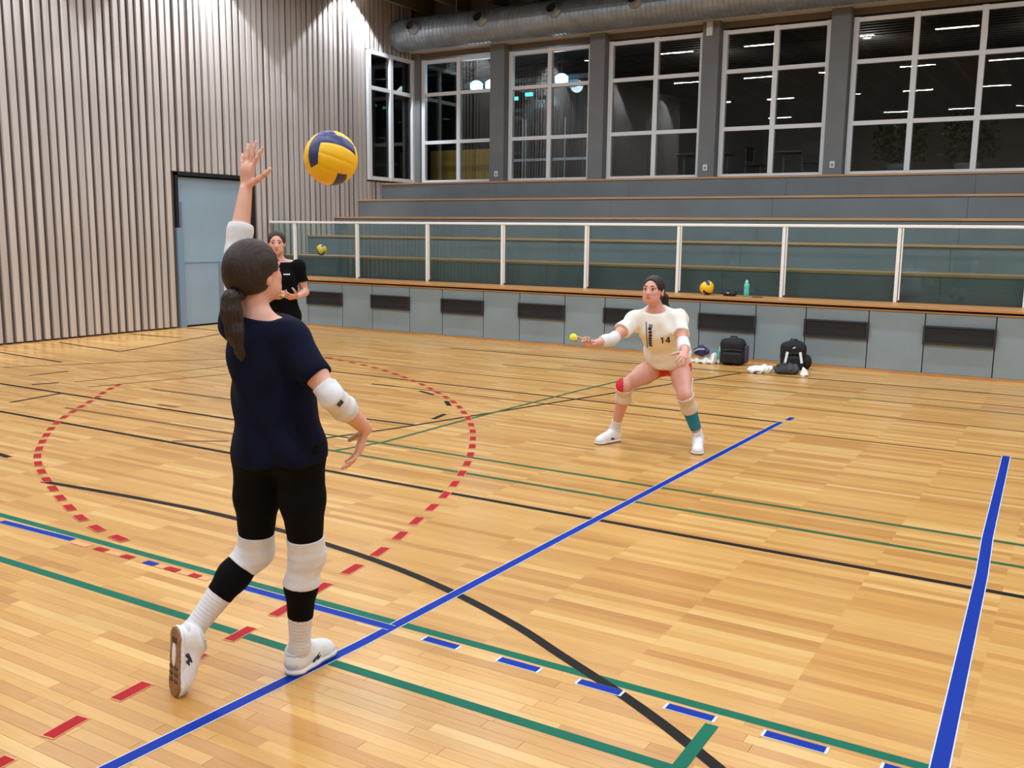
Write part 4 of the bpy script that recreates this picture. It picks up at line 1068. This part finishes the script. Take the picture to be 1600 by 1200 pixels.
J = fr['J']; tr, tf, tu = fr['tr'], fr['tf'], fr['tu']
solid('body', P, M_SKIN2, watcher, .006, sm=1)
la, ra = nrm(J['LE'] - J['LS']), nrm(J['RE'] - J['RS'])
drape = [rc(J['chest'], J['pelvis'] - Zv * .04, .134, .146, 'x', .05, fr['mf'], .82)]
shirt = solid('shirt', sel(P, 'torso', 'hips') + drape, M_BLKFAB, watcher, .007, .012, cuts=[((0, 0, .885), (0, 0, -1)), (J['neck'] + tu * .008, nrm(tu + tf * .3))],
              extra=[(sel(P, 'uarmL'), .018, [(J['LS'] + la * .15, la)]), (sel(P, 'uarmR'), .018, [(J['RS'] + ra * .15, ra)])], ripple=folds(.004, 30, 46, .4), sm=2)
decal('chest_print', shirt, [[(x, -.006), (x + .012, -.006), (x + .012, .006), (x, .006)] for x in (-.03, -.014, .002, .018)], J['chest'] - tr * .06 + tu * .05, -tr, tu, tf, M_WHITEP, shirt)
solid('shorts', sel(P, 'hips'), M_BLKFAB, watcher, .007, .010, cuts=[((0, 0, 1.0), (0, 0, 1))],
      extra=[(sel(P, 'thighL'), .016, [((0, 0, .80), (0, 0, -1))]), (sel(P, 'thighR'), .016, [((0, 0, .80), (0, 0, -1))])])
for s, K_, A_ in (('L', 'LK', 'LA'), ('R', 'RK', 'RA')):
    ds = nrm(J[A_] - J[K_])
    solid('knee_pad', sel(P, 'thigh' + s, 'knee' + s, 'calf' + s), M_BLKFAB, watcher, .007, .010, cuts=[((0, 0, .56), (0, 0, 1)), ((0, 0, .42), (0, 0, -1))])
    solid('sock', sel(P, 'calf' + s, 'foot' + s), M_WHITEF, watcher, .007, .006, cuts=[((0, 0, .24), (0, 0, 1)), ((0, 0, .07), (0, 0, -1))])
shoe(watcher, gl_o, fl_, Zv, J['LA'], h=.007); shoe(watcher, gr_o, fr_, Zv, J['RA'], h=.007)
hf, hu = fr['hf'], fr['hu']; tie = J['head'] - hf * .112 + hu * .03
hair_cap(watcher, J['head'], fr, M_HAIR3, .005, 1.0, .009, (tie, hf, .022), [(tie + hf * .03, .024), (tie - hf * .02, .026), (tie - hf * .04 - Zv * .06, .030), (tie - hf * .035 - Zv * .16, .020), (tie - hf * .03 - Zv * .22, .006)])
face_parts(watcher, J['head'], hf, hu, smile=.011)
hd = nrm(Rv * .75 + Fv * .6); a_ = J['LW'] + hd * .055 - Fv * .012
spoon(a_ - hd * .04, a_ + hd * .125, Zv, 'steel spoon in the hand of the player in black')
sball(a_ + hd * .127 + Zv * .022, .022, M_PALEY, 'pale yellow ball on the spoon of the player in black')

# ================================================================== VOLLEYBALLS
M_BALLY = pm('ball_yellow', (246, 196, 28), .45, bump=.06, bscale=300); M_BALLB = pm('ball_blue', (48, 52, 104), .45, bump=.06, bscale=300); M_BALLS = pm('ball_seam', (40, 38, 40), .7)
BALL_ME = {}
def ball_meshes():
    R_ = .105; N = 7
    for ax in range(3):
        for sg in (-1, 1):
            for st_ in range(3):
                V = []; F = []
                for i in range(N + 1):
                    for j in range(3 * N + 1):
                        u = -1 + 2 * (st_ + i / N) / 3; v = -1 + 2 * j / (3 * N)
                        uu, vv = math.tan(u * math.pi / 4), math.tan(v * math.pi / 4)
                        p = [0, 0, 0]; p[ax] = sg; p[(ax + 1) % 3] = uu; p[(ax + 2) % 3] = vv
                        e = min(i, N - i) / N * .667 ; e2 = min(j, 3 * N - j) / (3 * N) * 2
                        dip = .0022 * math.exp(-(min(e, e2) / .05) ** 2)
                        q = Vector(p).normalized() * (R_ - dip); V.append(q)
                for i in range(N):
                    for j in range(3 * N):
                        a = i * (3 * N + 1) + j; f = (a, a + 3 * N + 1, a + 3 * N + 2, a + 1); F.append(f if sg > 0 else f[::-1])
                me = bpy.data.meshes.new('panel'); me.from_pydata(V, [], F); me.update(); me.polygons.foreach_set('use_smooth', [True] * len(me.polygons))
                me.materials.append(M_BALLB if st_ == (0 if (ax + (sg > 0)) % 2 else 2) else M_BALLY); BALL_ME[(ax, sg, st_)] = me
    V = []; F = []
    for i in range(13):
        for j in range(24):
            t, f = math.pi * i / 12, 2 * math.pi * j / 24; V.append(Vector((math.sin(t) * math.cos(f), math.sin(t) * math.sin(f), math.cos(t))) * (R_ - .0028))
    for i in range(12):
        for j in range(24): F.append((i * 24 + j, (i + 1) * 24 + j, (i + 1) * 24 + (j + 1) % 24, i * 24 + (j + 1) % 24))
    me = bpy.data.meshes.new('bladder'); me.from_pydata(V, [], F); me.update(); me.materials.append(M_BALLS); BALL_ME['core'] = me
ball_meshes()
def volleyball(c, rot, label):
    t = thing('volleyball', label, 'ball', c, 'yellow and blue volleyballs'); t.rotation_euler = rot
    for k_, me in BALL_ME.items():
        o = bpy.data.objects.new('bladder' if k_ == 'core' else 'panel', me); C.objects.link(o); o.parent = t
    return t
from mathutils import Euler
volleyball((-2.593, 2.925, 2.027), (Matrix.Rotation(math.radians(172), 3, Vector((.66, -.74, -.07))) @ Euler((math.radians(20), math.radians(12), math.radians(28))).to_matrix()).to_euler(), 'yellow and blue volleyball in the air above the serving player')
volleyball((-4.755, 13.42, .980), (.5, .3, .9), 'yellow and blue volleyball lying on the front ledge of the stand')
volleyball((-12.80, 14.12, 1.361), (.2, 1.0, .4), 'yellow and blue volleyball on a step of the stand near the slatted wall')

# ================================================================== SMALL THINGS ON THE LEDGE
M_TEALB = pm('teal_plastic', (96, 196, 180), .25); M_SPK = pm('speaker_black', (22, 24, 28), .5); M_PHONE = pm('phone_black', (16, 16, 18), .2)
zl = TZ[0]
def bottle(x, y, z, h, r_, label):
    t = thing('water_bottle', label, 'bottle', (x, y, z))
    MB().tube([(x, y, z), (x, y, z + .004), (x, y, z + h * .35), (x, y, z + h * .45), (x, y, z + h * .55), (x, y, z + h * .74), (x, y, z + h * .82)], [r_ * .9, r_, r_, r_ * .88, r_, r_, r_ * .6], 20).build('bottle_body', M_TEALB, t, True)
    cp = MB().tube([(x, y, z + h * .82), (x, y, z + h * .92), (x, y, z + h * .93)], [r_ * .62, r_ * .62, r_ * .4], 16).build('cap', pm('cap_mint', (170, 226, 214), .35), t, True)
    MB().tube([(x, y, z + h * .93), (x, y, z + h)], [r_ * .22, r_ * .2], 10).build('spout', M_WHITEP, cp, True)
bottle(-4.16, 13.40, zl + .001, .24, .038, 'teal water bottle standing on the ledge of the stand')
t = thing('speaker', 'small black round speaker on the ledge beside the volleyball', 'speaker', (-4.40, 13.40, zl))
solid('speaker_body', [rbox((-4.40, 13.40, zl + .035), (.095, .06, .034), None, .03)], M_SPK, t, .006)
box('badge', M_WHITEP, t, -4.425, -4.395, 13.3375, 13.341, zl + .04, zl + .052)
t = thing('phone', 'black phone lying flat on the ledge beside the teal bottle', 'phone', (-3.99, 13.36, zl))
box('phone_case', M_SPK, t, -4.065, -3.915, 13.325, 13.395, zl, zl + .008, bevel=.003); box('screen', M_PHONE, t, -4.055, -3.925, 13.33, 13.39, zl + .008, zl + .0095)

# ================================================================== BAGS ON THE FLOOR
M_BAG = pm('bag_black', (20, 20, 24), .8, bump=.1, bscale=120); M_BAGP = pm('bag_purple_trim', (70, 56, 96), .7); M_BAGG = pm('bag_grey', (62, 66, 72), .75, bump=.1, bscale=120)
M_TOWW = pm('towel_white', (228, 230, 226), .9, bump=.2, bscale=150); M_TOWG = pm('towel_green', (96, 150, 110), .9); M_NAVYB = pm('bag_navy', (38, 44, 88), .6)
def rz(a): c, s = math.cos(a), math.sin(a); return ((c, s, 0), (-s, c, 0), (0, 0, 1))
def backpack(x, y, a, w_, h, d, label, straps, extra=None):
    t = thing('backpack', label, 'bag', (x, y, 0)); R = rz(a); q = lambda u, v, z: V3(x, y, 0) + V3(R[0]) * u + V3(R[1]) * v + Zv * z
    solid('bag_body', [rbox(q(0, .01, h * .47), (w_ / 2, d / 2, h * .47), R, .06), ell(q(0, 0, h * .72), (w_ * .46, d * .5, h * .30), R, k=.05)], M_BAG, t, .008, cuts=[((0, 0, .002), (0, 0, -1))], ripple=folds(.007, 36, 60, x))
    solid('front_pocket', [rbox(q(0, -d * .52, h * .27), (w_ * .40, .045, h * .22), R, .035)], M_BAG, t, .007, cuts=[((0, 0, .003), (0, 0, -1))], ripple=folds(.003, 30, 50, x))
    MB().tube([q(-.05, .02, h * .97), q(-.035, .02, h * 1.05), q(.035, .02, h * 1.05), q(.05, .02, h * .97)], .010, 8).build('grab_handle', M_BAG, t, True)
    MB().tube([q(-w_ * .38, -d * .5, h * .56), q(0, -d * .535, h * .60), q(w_ * .38, -d * .5, h * .56)], .005, 6).build('zip', M_BAGG, t)
    return t, q
t, q = backpack(-4.06, 12.62, .20, .34, .36, .20, 'black backpack with purple side standing under the stand', False)
solid('side_pocket', [rbox(q(.175, 0, .15), (.03, .07, .12), rz(.2), .025)], M_BAGP, t, .007)
t, q = backpack(-3.26, 12.66, .30, .32, .37, .20, 'black backpack with white strap pieces beside the grey bag', True)
for u in (-.10, .10):
    MB().bar(q(u * 1.05, -.165, .10), q(u * .8, -.135, .24), .032, .012, V3(*rz(.3)[1]) * -1).build('white_strap', M_WHITEP, t)
MB().bar(q(-.015, -.125, .285), q(.02, -.125, .305), .014, .01, V3(*rz(.3)[1]) * -1).build('logo_patch', M_WHITEP, t)
solid('side_pouch', [ell(q(.17, .0, .10), (.07, .09, .10), rz(.3))], M_BAG, t, .008, cuts=[((0, 0, .003), (0, 0, -1))])
def lump(name, label, cat, prs, m, part='cloth', amp=.016):
    t = thing(name, label, cat, tuple(V3(prs[0].c if prs[0].kind != 'rc' else prs[0].a) * (1, 1, 0)))
    o = solid(part, prs, m, t, .006, cuts=[((0, 0, .001), (0, 0, -1))], ripple=folds(amp, 70, 110, 2.0), sm=0); return t
t = lump('towel', 'white and green towel crumpled on the floor beside the grey bag', 'towel', [ell((-3.54, 12.06, .03), (.15, .10, .05), rz(.45), k=.03), ell((-3.46, 12.10, .05), (.09, .08, .05), rz(.3), k=.03)], M_TOWW)
solid('green_stripe', [ell((-3.545, 12.02, .035), (.09, .035, .022), rz(.6))], M_TOWG, t, .006, ripple=folds(.003, 46, 70))
t = lump('shoe_bag', 'dark grey drawstring bag lying beside the white towel', 'bag', [ell((-3.22, 12.14, .06), (.14, .10, .075), rz(.3), k=.03), ell((-3.14, 12.16, .06), (.09, .09, .07), rz(.1), k=.03)], M_BAGG, 'bag_body', .010)
MB().tube([(-3.30, 12.06, .10), (-3.24, 12.03, .128), (-3.16, 12.06, .13)], .006, 6).build('drawstring', M_BLACK, t, True)
t = lump('white_cloth', 'small white cloth on the right end of the grey bag', 'cloth', [ell((-2.97, 12.14, .045), (.045, .06, .05), rz(.4), k=.02), ell((-2.955, 12.08, .02), (.05, .035, .025), rz(.1), k=.02)], M_TOWW)
t = lump('white_towel', 'white towel heaped under the navy bag beside the black backpack', 'towel', [ell((-4.42, 12.56, .025), (.19, .13, .045), rz(.35), k=.03), ell((-4.31, 12.58, .06), (.055, .08, .085), rz(.2), k=.03)], M_TOWW)
t = thing('gym_bag', 'round navy gym bag lying on the heaped white towel', 'bag', (-4.47, 12.52, .08))
solid('bag_body', [ell((-4.475, 12.52, .162), (.10, .085, .074), rz(.35))], M_NAVYB, t, .006, ripple=folds(.010, 60, 90))
MB().tube([(-4.55, 12.44, .16), (-4.48, 12.40, .20), (-4.40, 12.44, .20)], .007, 6).build('strap', M_WHITEP, t, True)
bottle(-4.29, 12.78, 0, .22, .036, 'teal water bottle on the floor behind the white towel')
